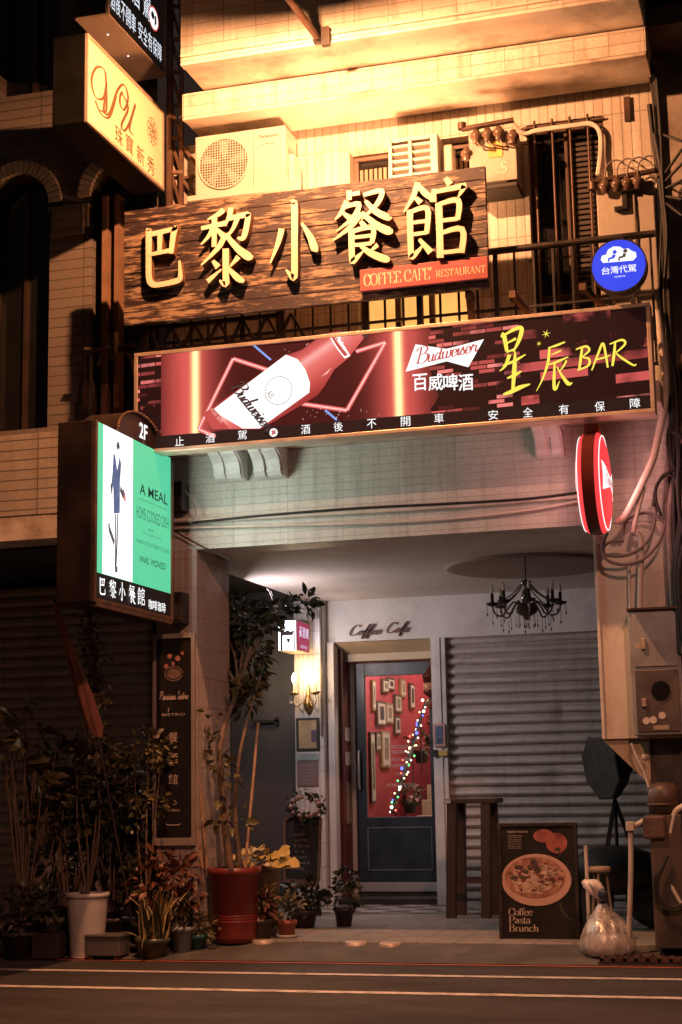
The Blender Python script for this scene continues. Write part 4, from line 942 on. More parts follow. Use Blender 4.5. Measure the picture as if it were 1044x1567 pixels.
# ================================================================ round blue sign, round red sign
t = thing('round_blue_sign', (1.883, -.9, 4.905), 'round glowing blue sign with a white cloud hung on the balcony rail', 'sign')
c = (1.883, 4.905); FBl = front(c[0], -.9, c[1])
b = MB(); b.prism(circle(0, 0, .200, 48), FBl, .0, .10); b.build('case', M['black_metal'], t)
b = MB(); b.flat(circle(0, 0, .190, 48), FBl, -.002); fc = b.build('blue_face', emit('blue_face', (.02,.06,.80), 1.0, (.02,.03,.3), .12, 5), t)
b = MB(); b.flat([(-.11,.03),(-.125,.055),(-.115,.085),(-.085,.09),(-.07,.125),(-.03,.145),(.015,.138),(.04,.118),(.075,.118),(.10,.095),(.125,.085),(.13,.05),(.105,.025)], FBl, -.003); cl = b.build('cloud_mark', M['print_white'], fc)
for x0, m in ((-.035, 'blue_face'), (.04, None)):
    b = MB(); b.flat(circle(x0+.012, .102, .015, 14), FBl, -.004)
    for k, st in enumerate(([(x0+.008,.084,.022),(x0-.002,.058,.022)], [(x0-.004,.060,.016),(x0-.032,.058,.014)], [(x0-.030,.060,.012),(x0-.036,.034,.012)])): ribbon(b, st, FBl, -.0045-k*.0003)
    b.build('seated_figure_mark', bpy.data.materials['blue_face'] if m else emit('figure_brown', (.12,.07,.05), .6), cl)
b = MB()
for k, ch in enumerate('台灣代駕'): text(b, ch, FBl, -.122+k*.062, -.064+k*.062, -.058, -.002, -.003, .006)
text(b, 'twdd.tw', FBl, -.035, .045, -.088, -.074, -.003); b.build('lettering', M['print_white'], fc)
MB().bar((1.883, -.80, 5.0), (1.883, -.56, 5.22), .025).build('bracket', M['black_metal'], t)

RX, RY, RZ, RR = 1.60, -.50, 3.41, .375
t = thing('round_red_sign', (RX, RY, RZ), 'round glowing red sign with white bow tie hung edge-on beneath the light box', 'sign')
F5 = lambda u, v, d=0: Vector((RX-d, RY+u, RZ+v))
b = MB(); b.prism(circle(0, 0, RR, 56), F5, -.035, .055); b.build('rim', mat('rim_red', (.10,.018,.014), .18, .0, .1), t, bevel=.008)
prf = [(RR-.006, 0), (RR-.03, .03), (RR-.10, .05), (RR-.2, .062), (0, .068)]
red = emit('red_face', (.85,.045,.05), 1.25, (.4,.02,.02), .06, 3)
for sgn in (1, -1):
    b = MB().lathe([(r, h) for r, h in prf], (0,0,0), 48, 0); b.v = [Vector((RX+(.036 if sgn > 0 else -.056)+v.x*sgn, RY+v.y, RZ+v.z)) for v in b.v]
    fc = b.build('red_face', red, t)
    b = MB(); n = 56
    q = circle(0, 0, RR-.03, n)+[(RR-.03, 0)]
    b.tube([Vector((RX+(.036 if sgn > 0 else -.056)+sgn*.033, RY+u, RZ+v)) for u, v in q], .004, 5, False); b.build('white_ring', M['print_white'], fc)
    bx = RX+(.036 if sgn > 0 else -.056)+sgn*.074
    def F6(u, v, d=0, sgn=sgn):
        r = math.hypot(u, v); h = 0
        for (r0, h0), (r1, h1) in zip(prf, prf[1:]):
            if r1 <= r <= r0: h = h1+(h0-h1)*(r-r1)/(r0-r1)
        return Vector((RX+(.036 if sgn > 0 else -.056)+(h-d)*sgn, RY+u*sgn, RZ+v))
    b = MB(); cols = []
    for k in range(25):
        u = -.28+.56*k/24; f = abs(u)/.28; cols.append((u, .035+.085*f, -.03-.065*f))
    for (ua, ta, ba), (ub, tb, bb_) in zip(cols, cols[1:]):
        for j in range(5): b.flat([(ua, ba+(ta-ba)*j/5), (ub, bb_+(tb-bb_)*j/5), (ub, bb_+(tb-bb_)*(j+1)/5), (ua, ba+(ta-ba)*(j+1)/5)], F6, -.003)
    mk = b.build('bow_tie_mark', M['print_white'], fc)
    b = MB(); script(b, 'Budweiser', F6, -.21, .20, -.03, .075, -.006, (4, 10)); b.build('lettering', M['print_red'], mk)
for sx in (-1, 1): lamp('red_sign_light', 'AREA', (RX+sx*.13, RY, RZ), 4.0, (1,.42,.38), .5, (RX+sx*1.13, RY, RZ))
MB().box(RX-.06, RX+.05, RY-.06, RY+.06, RZ+RR-.005, 3.845).build('hanger', mat('hanger_red', (.40,.06,.03), .4), t, bevel=.004)

# ================================================================ small light sign on the arcade column
t = thing('column_sign', (-2.04, 3.84, 2.64), 'small glowing white and pink box sign on the tiled column', 'sign')
MB().box(-2.15, -1.955, 3.40, 3.83, 2.645, 2.955).build('case', M['alu'], t, bevel=.005)
F7 = front(0, 3.398, 0); F8 = side(-1.9535, 0, 0)
b = MB(); b.flat([(-2.145,2.65),(-1.96,2.65),(-1.96,2.95),(-2.145,2.95)], F7, -.001); fc = b.build('white_face', emit('sign_white', (.93,.95,1), 4), t)
b = MB(); b.flat([(-2.125,2.65),(-2.10,2.65),(-2.10,2.95),(-2.125,2.95)], F7, -.002); b.flat([(-2.10,2.80),(-1.99,2.80),(-1.985,2.845),(-2.02,2.84),(-2.05,2.855),(-2.08,2.84),(-2.10,2.87)], F7, -.0022); b.flat([(-2.06,2.77),(-2.02,2.77),(-2.025,2.73),(-2.05,2.72)], F7, -.0024); b.flat([(-1.985,2.65),(-1.97,2.65),(-1.97,2.95),(-1.985,2.95)], F7, -.0026); b.build('dark_print', M['print_ink'], fc)
b = MB(); b.flat([(3.41,2.655),(3.82,2.655),(3.82,2.945),(3.41,2.945)], F8, -.001); fc = b.build('pink_face', emit('sign_pink', (.42,.035,.10), .8, var=.3, vs=4), t)
b = MB()
for k, ch in enumerate('餐酒館'): text(b, ch, F8, 3.47+k*.115, 3.57+k*.115, 2.79, 2.90, -.003, .01)
text(b, 'BISTRO', F8, 3.53, 3.74, 2.68, 2.71, -.003); b.build('lettering', emit('sign_lilac', (.85,.72,.95), 1.0), fc)
lamp('column_sign_light', 'AREA', (-1.93, 3.6, 2.8), 1.2, (.75,.85,1), .2, (-1.0, 3.7, 2.8))

# ================================================================ tall bistro banner panel on the left pillar
t = thing('bistro_panel', (-1.88, -.05, .84), 'tall narrow black bistro panel with silver frame on the left pillar', 'sign')
MB().box(-2.035, -1.735, -.035, -.004, .90, 2.47).build('black_face', mat('panel_black', (.018,.016,.016), .25, 0, .2), t)
b = MB().box(-2.065, -2.036, -.05, -.002, .84, 2.51).box(-1.734, -1.705, -.05, -.002, .84, 2.51).box(-2.036, -1.734, -.05, -.002, 2.471, 2.51).box(-2.036, -1.734, -.05, -.002, .84, .899); b.build('frame', mat('panel_frame', (.40,.34,.30), .4, .4, .1), t, bevel=.003)
F9 = front(0, -.037, 0); pw = mat('panel_print', (.52,.42,.36), .6, 0, .1); b = MB()
script(b, 'Parisian bistro', F9, -2.01, -1.76, 1.985, 2.05, -.001, (6, 12), .1)
text(b, 'BISTRO', F9, -1.985, -1.79, 1.855, 1.875, -.001); text(b, 'A MEAL', F9, -1.94, -1.83, 1.105, 1.122, -.001)
for k, ch in enumerate('餐酒館'): text(b, ch, F9, -1.93, -1.85, 1.645-k*.165, 1.725-k*.165, -.001)
for k, st in enumerate(([(-1.885,1.155),(-1.86,1.17),(-1.88,1.19)], [(-1.95,1.01),(-1.935,1.0),(-1.84,1.0),(-1.825,1.01)], [(-1.93,1.92),(-1.93,1.885)])): ribbon(b, [(x, y, .006) for x, y in st], F9, -.001-k*.0003)
b.build('panel_lettering', pw, t)
b = MB(); ribbon(b, [(x, y, .012) for x, y in circle(-1.885, 2.19, .075, 30, .055, 0, 360)], F9, -.002); b.flat(circle(-1.885, 2.19, .06, 20, .04), F9, -.0025)
b.build('dish_print', mat('dish_print', (.16,.10,.08), .6, 0, .4, 20), t)
b = MB()
for x, y, r in ((-1.85, 2.31, .022), (-1.89, 2.27, .016), (-1.95, 2.25, .02), (-1.81, 2.35, .014), (-1.92, 2.33, .02)): b.flat(circle(x, y, r, 14), F9, -.003)
b.build('tomato_print', mat('tomato_print', (.34,.13,.10), .6, 0, .3, 20), t)

# ================================================================ script name over the door
o = MB(); script(o, 'Coffee', front(0, 3.985, 0), -1.57, -1.23, 2.83, 2.935, 0, (7, 15), .25); script(o, 'Cafe', front(0, 3.985, 0), -1.17, -.93, 2.84, 2.945, 0, (7, 15), .25)
o = o.build('script_sign', mat('script_brown', (.10,.03,.025), .5)); tag(o, 'dark red joined-up coffee lettering on the white wall over the door', 'sign')

# ================================================================ street lamp on its arm
t = thing('street_lamp', tuple(LAMP), 'pipe arm bracketed to the upper parapet, carrying a street lamp out over the road', 'street lamp')
MB().tube([(-.277,-1.03,6.89), (-.30,-1.3,6.92), (-.36,-1.7,7.0), tuple(LAMP+Vector((0,.0,.20)))], .028, 10).build('arm', M['rust_steel'], t)
MB().box(-.25,-.19,-1.09,-1.046,6.83,6.98).bar((-.23,-1.04,6.9),(-.30,-1.10,6.87),.05,.04).build('wall_bracket', M['black_metal'], t)
MB().lathe([(.175,LAMP.z+.005),(.171,LAMP.z+.019),(.12,LAMP.z+.06),(.06,LAMP.z+.12),(.05,LAMP.z+.22),(0,LAMP.z+.23),(0,LAMP.z+.21),(.05,LAMP.z+.115),(.11,LAMP.z+.054),(.169,LAMP.z+.009)], (LAMP.x,LAMP.y,0), 32).build('lamp_shade', M['box_grey'], t)

# floodlight behind the wooden sign, washing the wall and the ledges above it
t = thing('sign_floodlight', (-.1, -.45, 5.25), 'small floodlight hidden behind the wooden sign, washing the wall and ledge with amber', 'lamp')
MB().box(-.26, .06, -.53, -.37, 5.24, 5.31).bar((-.1,-.45,5.24), (-.1,-.55,5.23), .03).build('housing', M['black_metal'], t, bevel=.006)
MB().box(-.24, .04, -.515, -.385, 5.3105, 5.314).build('lit_lens', emit('flood_amber', (1,.5,.2), 6), t)
lamp('sign_flood_light', 'AREA', (-.1, -.45, 5.33), 105, SODIUM, .45, (-.1, -.40, 6.3))

# ================================================================ outdoor air conditioner
AX0, AX1, AZ0, AZ1, AY = -1.565, -.785, 6.05, 6.565, -.36
t = thing('outdoor_unit', (-1.17, AY, AZ0), 'white outdoor air conditioner with round fan grille on a bracket above the wooden sign', 'air conditioner')
MB().box(AX0, AX1, AY, -.06, AZ0, AZ1).build('cabinet', M['ac_white'], t, bevel=.012)
F = front(0, AY, 0); fcx, fcz, fr = -1.315, 6.30, .215
b = MB(); b.flat(circle(fcx, fcz, fr, 48), F, -.002); b.build('fan_opening', mat('fan_dark', (.05,.032,.02), .6), t)
b = MB()
for k in range(19):
    h = -fr+.022*k+.012
    if abs(h) < fr: w = math.sqrt(fr*fr-h*h); b.bar((fcx-w, AY-.008, fcz+h), (fcx+w, AY-.008, fcz+h), .0055).bar((fcx+h, AY-.011, fcz-w), (fcx+h, AY-.011, fcz+w), .0055)
b.build('fan_grille', M['ac_white'], t)
b = MB().tube([(fcx+fr*math.cos(R(a)), AY-.008, fcz+fr*math.sin(R(a))) for a in range(0, 361, 8)], .008, 6, False); b.build('grille_ring', M['ac_white'], t)
b = MB()
for k in range(5):
    a = R(72*k+10); q = [(fcx+r*math.cos(a+s), fcz+r*math.sin(a+s)) for r, s in ((.05,-.3),(.19,-.1),(.20,.35),(.05,.3))]; b.flat(q, F, -.003-k*.0002)
b.build('fan_blade', mat('fan_grey', (.30,.26,.22), .5), t)
b = MB().box(AX0+.505, AX0+.51, AY-.002, AY, AZ0+.02, AZ1-.02); b.build('panel_seam', mat('seam', (.25,.2,.15), .6), t)
b = MB(); text(b, 'Panasonic', F, -1.01, -.84, 6.475, 6.505, -.002, .012); text(b, 'inverter', F, -.99, -.87, 6.415, 6.432, -.002); b.build('lettering', mat('ac_ink', (.05,.04,.05), .5), t)
MB().box(-.784, -.735, -.30, -.10, 6.09, 6.34).build('valve_cover', M['ac_white'], t, bevel=.01)
MB().box(-1.62, -.66, -.40, -.365, 6.0, 6.045).box(-1.62, -.66, -.09, -.05, 6.0, 6.045).bar((-1.5,-.38,6.02),(-1.5,0,6.02),.04).bar((-.8,-.38,6.02),(-.8,0,6.02),.04).box(-.735, -.655, -.40, -.36, 6.046, 6.075).build('bracket', M['ac_white'], t, bevel=.003)
# window unit with louvres
t = thing('window_unit', (.3, -.2, 6.06), 'white window air conditioner with slatted front, half hidden behind the wooden sign', 'air conditioner')
MB().box(.03, .435, -.10, .08, 5.95, 6.395).box(.03, .06, -.20, -.101, 5.95, 6.395).box(.375, .435, -.20, -.101, 5.95, 6.395).box(.061, .374, -.20, -.101, 6.36, 6.395).box(.195, .225, -.2, -.101, 5.95, 6.359).build('cabinet', M['ac_white'], t, bevel=.006)
for k in range(6):
    z = 6.00+k*.062; b = MB().bar((.06, -.165, z), (.195, -.165, z+.0), .075, .008, (0,.5,.8)).bar((.225, -.165, z), (.375, -.165, z), .075, .008, (0,.5,.8)); b.build('louvre', M['ac_white'], t)
MB().box(.47, .545, -.15, -.02, 5.95, 6.31).build('side_cover', M['ac_white'], t, bevel=.02)

# ================================================================ meter boxes on the upper wall
def bushing(b, x, y, z): b.lathe([(.0, .05), (.024, .045), (.03, .02), (.048, .01), (.05, -.02), (.034, -.035), (.03, -.06), (.0, -.065)], (x, y, z), 12)
t = thing('transformer_box', (.87, -.2, 5.9), 'amber lit steel transformer box with number 5 and three bushings beside the wooden sign', 'electrical box')
MB().box(.70, 1.075, -.26, -.001, 5.90, 6.31).build('case', M['box_grey'], t, bevel=.008)
MB().box(.70, 1.08, -.3, 0, 5.83, 5.87).box(.80, 1.0, -.28, -.02, 5.871, 5.899).build('bottom_gear', M['dark'], t, bevel=.01)
MB().tube([(.66, -.31, 6.345), (1.07, -.31, 6.365)], .022, 10).lathe([(.035,0),(.035,.05)], (.66, -.31, 6.345), 12).build('cross_arm', M['bronze_frame'], t)
for x in (.77, .86, .95):
    b = MB(); bushing(b, x, -.30, 6.285); b.tube([(x, -.30, 6.25), (x+.02, -.32, 6.19), (x+.12, -.30, 6.16), (x+.2, -.2, 6.2)], .008, 6); b.build('bushing', M['ceramic'], t)
for x, y, z in ((1.06, -.3, 6.24), (.68, -.25, 6.17)): b = MB(); bushing(b, x, y, z); b.build('side_bushing', M['ceramic'], t)
MB().box(.855, .965, -.268, -.261, 6.10, 6.23).build('yellow_tag', mat('yellow_tag', (.62,.46,.10), .5), t)
b = MB(); text(b, '.5', front(0, -.262, 0), .91, 1.0, 5.96, 6.055, -.001, .01); b.build('number', M['pvc'], t)
t = thing('insulator_box', (1.88, -.15, 5.4), 'plain grey service box with four wired insulators above the round blue sign', 'electrical box')
MB().box(1.665, 2.10, -.16, -.001, 4.72, 5.80).build('case', M['box_grey'], t, bevel=.008)
MB().tube([(1.64, -.2, 5.82), (2.12, -.2, 5.855)], .022, 10).lathe([(.035,0),(.035,.06)], (1.645, -.2, 5.76), 12).build('cross_arm', M['bronze_frame'], t)
for k, x in enumerate((1.74, 1.83, 1.91, 1.99)):
    b = MB(); bushing(b, x, -.22, 5.78); b.build('insulator', M['ceramic'], t)
    MB().tube(smooth_line([(x, -.22, 5.8), (x+.02, -.23, 5.92), (x+.10, -.22, 5.97), (x+.2, -.2, 5.9), (2.13, -.2, 5.8)], 5), .007, 6).build('wire', M['grey_cable'], t)
MB().box(1.86, 1.90, -.2, -.161, 5.58, 5.72).box(1.80, 1.90, -.22, -.161, 5.575, 5.60).build('hook_bracket', M['black_metal'], t, bevel=.003)
MB().tube(smooth_line([(1.95, -.17, 5.78), (1.95, -.18, 5.4), (1.93, -.18, 4.9), (1.95, -.18, 4.72)], 5), .009, 6).build('drop_wire', M['grey_cable'], t)

def cable(name, pts, r, m, label, cat='cable', group=None, k=6):
    o = MB().tube(smooth_line([tuple(p) for p in pts], k), r, 8).build(name, M[m]); return tag(o, label, cat, group)
for j, dz in enumerate((0, .035)):
    cable('conduit', [at(785,190-dz*60,Y=-.1), at(802,206-dz*60,Y=-.06), at(822,201-dz*70,Y=-.06), at(880,193-dz*70,Y=-.06), at(905,191-dz*70,Y=-.06), at(917+dz*60,203,Y=-.06), at(918+dz*60,235,Y=-.06), at(914+dz*60,268,Y=-.1)], .014, 'pvc',
          ('lower bent conduit pipe over the tall barred window', 'upper bent conduit pipe over the tall barred window')[j], 'pipe')

# ================================================================ balcony railing, window bars
t = thing('balcony_railing', (0, -.55, 4.13), 'black iron balcony railing running behind the wooden sign to the right corner', 'railing')
MB().tube([(-2.0,-.55,5.235), (2.125,-.55,5.235)], .027, 10).build('top_rail', M['black_metal'], t)
MB().box(-2.0, 2.1, -.56, -.54, 4.765, 4.785).build('middle_rail', M['black_metal'], t)
MB().box(-2.0, 2.1, -.56, -.54, 4.24, 4.265).build('bottom_rail', M['black_metal'], t)
p0 = None
for k in range(29):
    x = -1.96+k*.1445; w = .034 if k % 7 == 6 else .017
    if p0 is None or w > .02:
        o = MB().box(x-w/2, x+w/2, -.55-w/2, -.55+w/2, 4.13 if w > .02 else 4.266, 5.215).build('post' if w > .02 else 'baluster', M['black_metal'], t)
        if w < .02: p0, px0 = o, x
    else:
        o = p0.copy(); COL.objects.link(o); o.parent = t; o.location = (x-px0, 0, 0)
t = thing('window_bars', (1.42, -.06, 4.3), 'thin upright iron bars in front of the tall dark window', 'window bars')
for z in (6.40, 5.30, 4.40): MB().box(1.10, 1.74, -.03, -.02, z, z+.016).build('cross_rail', M['bronze_frame'], t)
for x in (1.19, 1.33, 1.47, 1.61): MB().tube([(x, -.04, 4.3), (x, -.04, 6.45)], .011, 8).build('bar', M['bronze_frame'], t)
for x, tp in ((1.19, 5.5), (1.26, 6.3)): pass

# ================================================================ pipes and cables on the arcade beam and pillar
def run(name, pts, y, r, m, label, cat='cable', group=None): return cable(name, [at(*p, Y=y) for p in pts], r, m, label, cat, group)
run('wall_pipe', [(265,797),(330,795),(500,786),(700,774),(900,758)], -.04, .020, 'pvc', 'upper pale pipe running across the tiled arcade beam', 'pipe')
run('wall_pipe', [(265,808),(430,804),(640,797),(800,782),(900,764)], -.04, .011, 'pvc', 'thin lower pale pipe sagging across the tiled arcade beam', 'pipe')
run('black_cable', [(268,803),(360,793),(450,785),(560,777),(700,770),(810,763),(900,752)], -.07, .010, 'cable', 'black cable strapped along the pipe on the arcade beam', 'cable')
run('black_cable', [(265,812),(320,842),(350,856),(361,872)], -.05, .006, 'cable', 'thin loose black cable drooping at the left end of the beam', 'cable')
run('drain_pipe', [(1006,475),(1012,520),(1018,570),(1017,620),(1008,665),(1000,700),(985,735),(960,785),(945,800)], -.25, .028, 'pvc', 'thick bent pipe beside the right end of the light box', 'pipe')
run('drain_pipe', [(985,745),(975,785),(969,815)], -.22, .018, 'pvc', 'short thin pipe slanting down to the coiled cables', 'pipe')
run('drain_pipe', [(968,815),(980,822),(981,860),(979,934)], -.12, .022, 'pvc', 'straight pale pipe dropping into the steel meter cabinet', 'pipe')
run('drain_pipe', [(963,860),(964,934)], -.06, .011, 'pvc', 'thin straight pipe beside the thick one above the meter cabinet', 'pipe')
for k, (pts, lab) in enumerate((([(1001,755),(1003,790),(993,825),(965,848),(930,850),(924,838),(935,829),(955,828)], 'inner grey loop of coiled cable on the right pillar'),
     ([(1020,770),(1018,800),(1008,830),(985,855),(955,864),(928,856),(922,835),(930,815)], 'outer thick grey loop of coiled cable on the right pillar'),
     ([(953,815),(960,795),(985,785),(1005,790),(1025,805)], 'short arched grey cable above the coil'))):
    run('coiled_cable', pts, -.16, .012, 'grey_cable', lab, 'cable')
random.seed(3)
t = thing('cable_bundle', (2.15, -.1, 5), 'thick bundle of black cables down the right corner of the tiled wall', 'cables')
for k, q in enumerate(([(993,95),(1000,150),(1005,230),(1012,300),(1014,400),(1012,500)], [(997,90),(1004,160),(1008,240),(1016,310),(1018,420),(1020,520)], [(1000,100),(1008,180),(1010,260),(1013,330),(1009,430),(1012,480)], [(994,160),(1000,215),(1008,270),(1017,340),(1022,460),(1030,640),(1032,800),(1036,930)],
      [(1002,205),(1012,260),(1020,330),(1026,480),(1036,640),(1044,800)], [(1005,120),(1011,200),(1015,290),(1021,360),(1017,470),(1040,580)])):
    MB().tube(smooth_line([tuple(at(*p, Y=-.12-.02*k)) for p in q], 5), (.013, .011, .009, .019, .024, .011)[k], 8).build('cable', M['cable'], t)
for k, q in enumerate(([(1012,205),(1044,216)], [(1016,268),(1044,228)], [(1016,280),(1044,250)], [(1016,290),(1044,276)], [(1016,300),(1044,305)], [(1016,308),(1044,330)])):
    cable('stay_wire', [at(*q[0], Y=-.2), at(*q[1], Y=-.3)], .012, 'cable', ('topmost', 'second', 'third', 'fourth', 'fifth', 'lowest')[k]+' of the black wires fanning right from the cable bundle', 'wire', 'wires fanning to the concrete building', 1)
t = thing('cable_tangle', (2.2, -.2, 3.4), 'dark tangle of cables hanging right of the coiled loops', 'cables')
for k in range(9):
    x = 1022+k*3; q = [(x+random.uniform(-8,8), 560+k*20), (x+random.uniform(-10,14), 680), (x+random.uniform(-12,14), 780), (x+random.uniform(-6,12), 880), (x+6, 1000)]
    MB().tube(smooth_line([tuple(at(*p, Y=-.1-.02*k)) for p in q], 5), random.choice((.012,.018,.026)), 7).build('cable', M['cable' if k % 3 else 'grey_cable'], t)
for k, q in enumerate(([(1044,740),(1020,725),(1005,745),(1000,775)], [(1044,710),(1010,735),(1003,760),(1012,790)])): run('looped_cable', q, -.2, .012, 'cable', ('lower', 'upper')[k]+' black cable curving off the pillar above the coil', 'cable')
run('loose_wire', [(283,750),(297,770),(299,790),(291,800)], -.15, .006, 'grey_cable', 'thin grey wire hanging behind the green menu box', 'wire')
MB().box(-1.92, -1.765, -.18, -.001, 3.50, 3.73)
for k, (z0, z1, lab) in enumerate(((3.50, 3.73, 'small black box on the beam behind the green menu box'), (2.585, 2.83, 'small black box on the pillar under the green menu box'))):
    o = MB().box(-1.915, -1.765, -.16, -.001, z0, z1).box(-1.905, -1.775, -.166, -.161, z0+.02, z1-.02).build('speaker_box', M['black_metal'], bevel=.006); tag(o, lab, 'box')
t = thing('security_lamp', (-2.15, -.3, 4.6), 'small dark pipe mounted lamp left of the beer light box', 'lamp')
MB().tube(smooth_line([tuple(at(*p, Y=-.3)) for p in ((130,535),(170,535),(205,528))], 3), .02, 8).tube(smooth_line([tuple(at(*p, Y=-.3)) for p in ((150,560),(160,538),(185,535),(200,550),(203,575))], 4), .016, 8).build('pipe', M['rust_steel'], t)
p = at(174, 525, Y=-.36); MB().lathe([(.0,.09),(.035,.085),(.04,.0),(.032,-.08),(.03,-.14),(0,-.145)], p, 14).build('lamp_body', M['bronze_frame'], t)
p = at(137, 590, Y=-.2); MB().lathe([(.03,.25),(.035,.05),(.06,-.02),(.065,-.3),(.03,-.36)], p, 14).build('hopper', M['brown_metal'], t)

# ================================================================ stainless meter cabinet on the right pillar
t = thing('meter_cabinet', (1.94, -.2, 1.6), 'stainless steel meter cabinet with two doors on the right pillar', 'meter box')
b = MB().box(1.752, 2.12, -.2, -.002, 1.60, 2.50); b.build('case', M['steel'], t, bevel=.006)
MB().box(1.745, 2.125, -.225, -.002, 2.501, 2.52).build('cap', M['bronze_frame'], t, bevel=.003)
d = MB().box(1.785, 2.095, -.212, -.201, 2.09, 2.475).build('door', M['steel'], t, bevel=.004)
MB().lathe([(.022,0),(.022,.012),(.012,.02),(0,.02)], (1.815, -.213, 2.245), 12, 1).box(1.84, 1.872, -.235, -.2125, 2.215, 2.295).build('latch', M['alu'], d, bevel=.004)
d = MB().box(1.785, 2.095, -.212, -.201, 1.62, 2.065).build('door', mat('steel_dull', (.16,.135,.12), .4, .6, .25, 4), t, bevel=.004)
MB().lathe([(.068,0),(.068,.008),(.058,.012),(0,.006)], (1.965, -.224, 1.915), 28, 1).build('sight_glass', M['dark_glass'], d)
b = MB().box(1.825, 1.86, -.24, -.2125, 1.80, 1.86); b.build('latch', M['alu'], d, bevel=.006)
for x, z, r in ((1.85,1.70,.026), (1.90,1.705,.026), (1.965,1.735,.026)): MB().lathe([(r,-.2165),(r,-.2125)], (x, 0, z), 18, 1).build('sticker', M['pvc'], d)
MB().box(1.90, 2.01, -.2155, -.2125, 1.635, 1.665).build('nameplate', M['alu'], d)

# ================================================================ chandelier
CH = Vector((.755, 1.3, 3.17))
t = thing('chandelier', (CH.x, CH.y, 3.17), 'dark glass chandelier with candle arms and hanging drops under the ceiling medallion', 'chandelier')
gm = mat('smoky_glass', (.06,.045,.035), .12, 0, .3, 20); 
b = MB(); 
for k in range(9): b.lathe([(.005,0),(.011,.012),(.005,.024)], (CH.x, CH.y, 2.955+k*.024), 8)
b.build('chain', M['black_metal'], t)
MB().lathe([(.0,2.97),(.03,2.965),(.05,2.945),(.02,2.92),(.014,2.88),(.035,2.85),(.045,2.82),(.02,2.79),(.03,2.775),(.075,2.75),(.095,2.715),(.09,2.69),(.05,2.665),(.03,2.655),(.018,2.63),(0,2.62)], (CH.x, CH.y, 0), 20).build('centre_column', gm, t)
random.seed(21)
for k in range(8):
    a = 2*math.pi*k/8+.25; d = Vector((math.cos(a), math.sin(a), 0)); c0 = Vector((CH.x, CH.y, 0))
    P = lambda r, z: tuple(c0+d*r+Vector((0,0,z)))
    arm = MB().tube(smooth_line([P(.05,2.73), P(.10,2.78), P(.16,2.72), P(.20,2.665), P(.26,2.68), P(.285,2.745)], 5), .008, 6).build('arm', gm, t)
    MB().lathe([(.008,2.745),(.05,2.758),(.058,2.775),(.03,2.765),(.014,2.79),(.014,2.855),(0,2.856)], P(.285,0)[:2]+(0,), 12).build('candle_cup', M['black_metal'], arm)
    MB().lathe([(.006,2.856),(.014,2.872),(.015,2.89),(.006,2.925),(0,2.935)], P(.285,0)[:2]+(0,), 10).build('candle_bulb', mat('bulb_glass', (.55,.48,.36), .08, 0, .05) if k == 0 else bpy.data.materials['bulb_glass'], arm)
    b = MB().tube(smooth_line([P(.04,2.93), P(.10,2.86), P(.19,2.80), P(.26,2.77)], 4), .0055, 5)
    for rr, z, l in ((.20, 2.655, .08), (.285, 2.745, .11), (.09, 2.69, .08), (.33, 2.76, .05)):
        if rr > .3: pass
        q = P(rr, z-.01); b.tube([q, (q[0], q[1], q[2]-l)], .0028, 4)
        b.lathe([(0,0),(.008,-.018),(0,-.045)], (q[0], q[1], q[2]-l), 6)
    b.build('crystal_strand', gm, arm)

# ================================================================ candle sconce on the column
t = thing('wall_sconce', (-1.975, 3.86, 2.1), 'brass wall sconce with two lit candle bulbs on the tiled column', 'wall lamp')
br = mat('brass', (.42,.27,.12), .3, .8, .2, 12)
MB().lathe([(0,2.02),(.015,2.03),(.035,2.07),(.05,2.11),(.045,2.16),(.025,2.22),(.015,2.30),(.0,2.33)], (-1.975, 3.83, 0), 14).build('backplate', br, t)
for sx in (-1, 1):
    x = -1.975+sx*.115
    arm = MB().tube(smooth_line([(-1.975,3.81,2.11), (-1.975+sx*.04,3.76,2.14), (-1.975+sx*.07,3.73,2.10), (x,3.72,2.13), (x,3.72,2.205)], 5), .007, 6).lathe([(.006,2.205),(.045,2.225),(.05,2.245),(.02,2.235),(.012,2.25)], (x,3.72,0), 14).build('arm', br, t)
    MB().tube([(x,3.72,2.25), (x,3.72,2.345)], .012, 10).build('candle_tube', M['cream'], arm)
    MB().lathe([(.010,2.345),(.024,2.37),(.026,2.395),(.012,2.43),(0,2.445)], (x,3.72,0), 12).build('lit_bulb', emit('candle_glow', (1,.72,.36), 30) if sx < 0 else bpy.data.materials['candle_glow'], arm)
    b = MB()
    for k in range(5):
        q = (x+.045*math.cos(k*1.25), 3.72+.045*math.sin(k*1.25), 2.22); b.tube([q, (q[0],q[1],q[2]-.06)], .002, 4); b.lathe([(0,0),(.008,-.014),(0,-.04)], (q[0],q[1],q[2]-.06), 6)
    b.build('crystal_drop', mat('crystal', (.5,.45,.4), .08) if sx < 0 else bpy.data.materials['crystal'], arm)
    lamp('sconce_light', 'POINT', (x, 3.66, 2.40), 5.5, (1,.62,.30), .03)

# small things on the column and the door post
t = thing('framed_notice', (-1.99, 3.85, 1.66), 'dark framed sandy notice under the candle sconce', 'picture frame')
MB().box(-2.115,-1.865,3.842,3.858,1.65,1.985).build('frame', M['dark'], t, bevel=.004)
p = MB().box(-2.085,-1.895,3.838,3.8415,1.675,1.96).build('sheet', mat('sandy', (.44,.33,.19), .4), t); MB().box(-1.95,-1.896,3.835,3.8375,1.74,1.86).build('photo_print', mat('violet', (.10,.07,.12), .4), p)
t = thing('menu_plate', (-2.0, 3.85, 1.29), 'dim grey menu plate under the framed notice', 'notice')
MB().box(-2.11,-1.885,3.845,3.858,1.29,1.55).build('plate', mat('plate_grey', (.20,.15,.16), .4, 0, .2), t, bevel=.003)
MB().box(-2.11,-1.885,3.845,3.858,1.555,1.62).build('header', mat('pale_blue', (.30,.40,.42), .5), t)
b = MB()
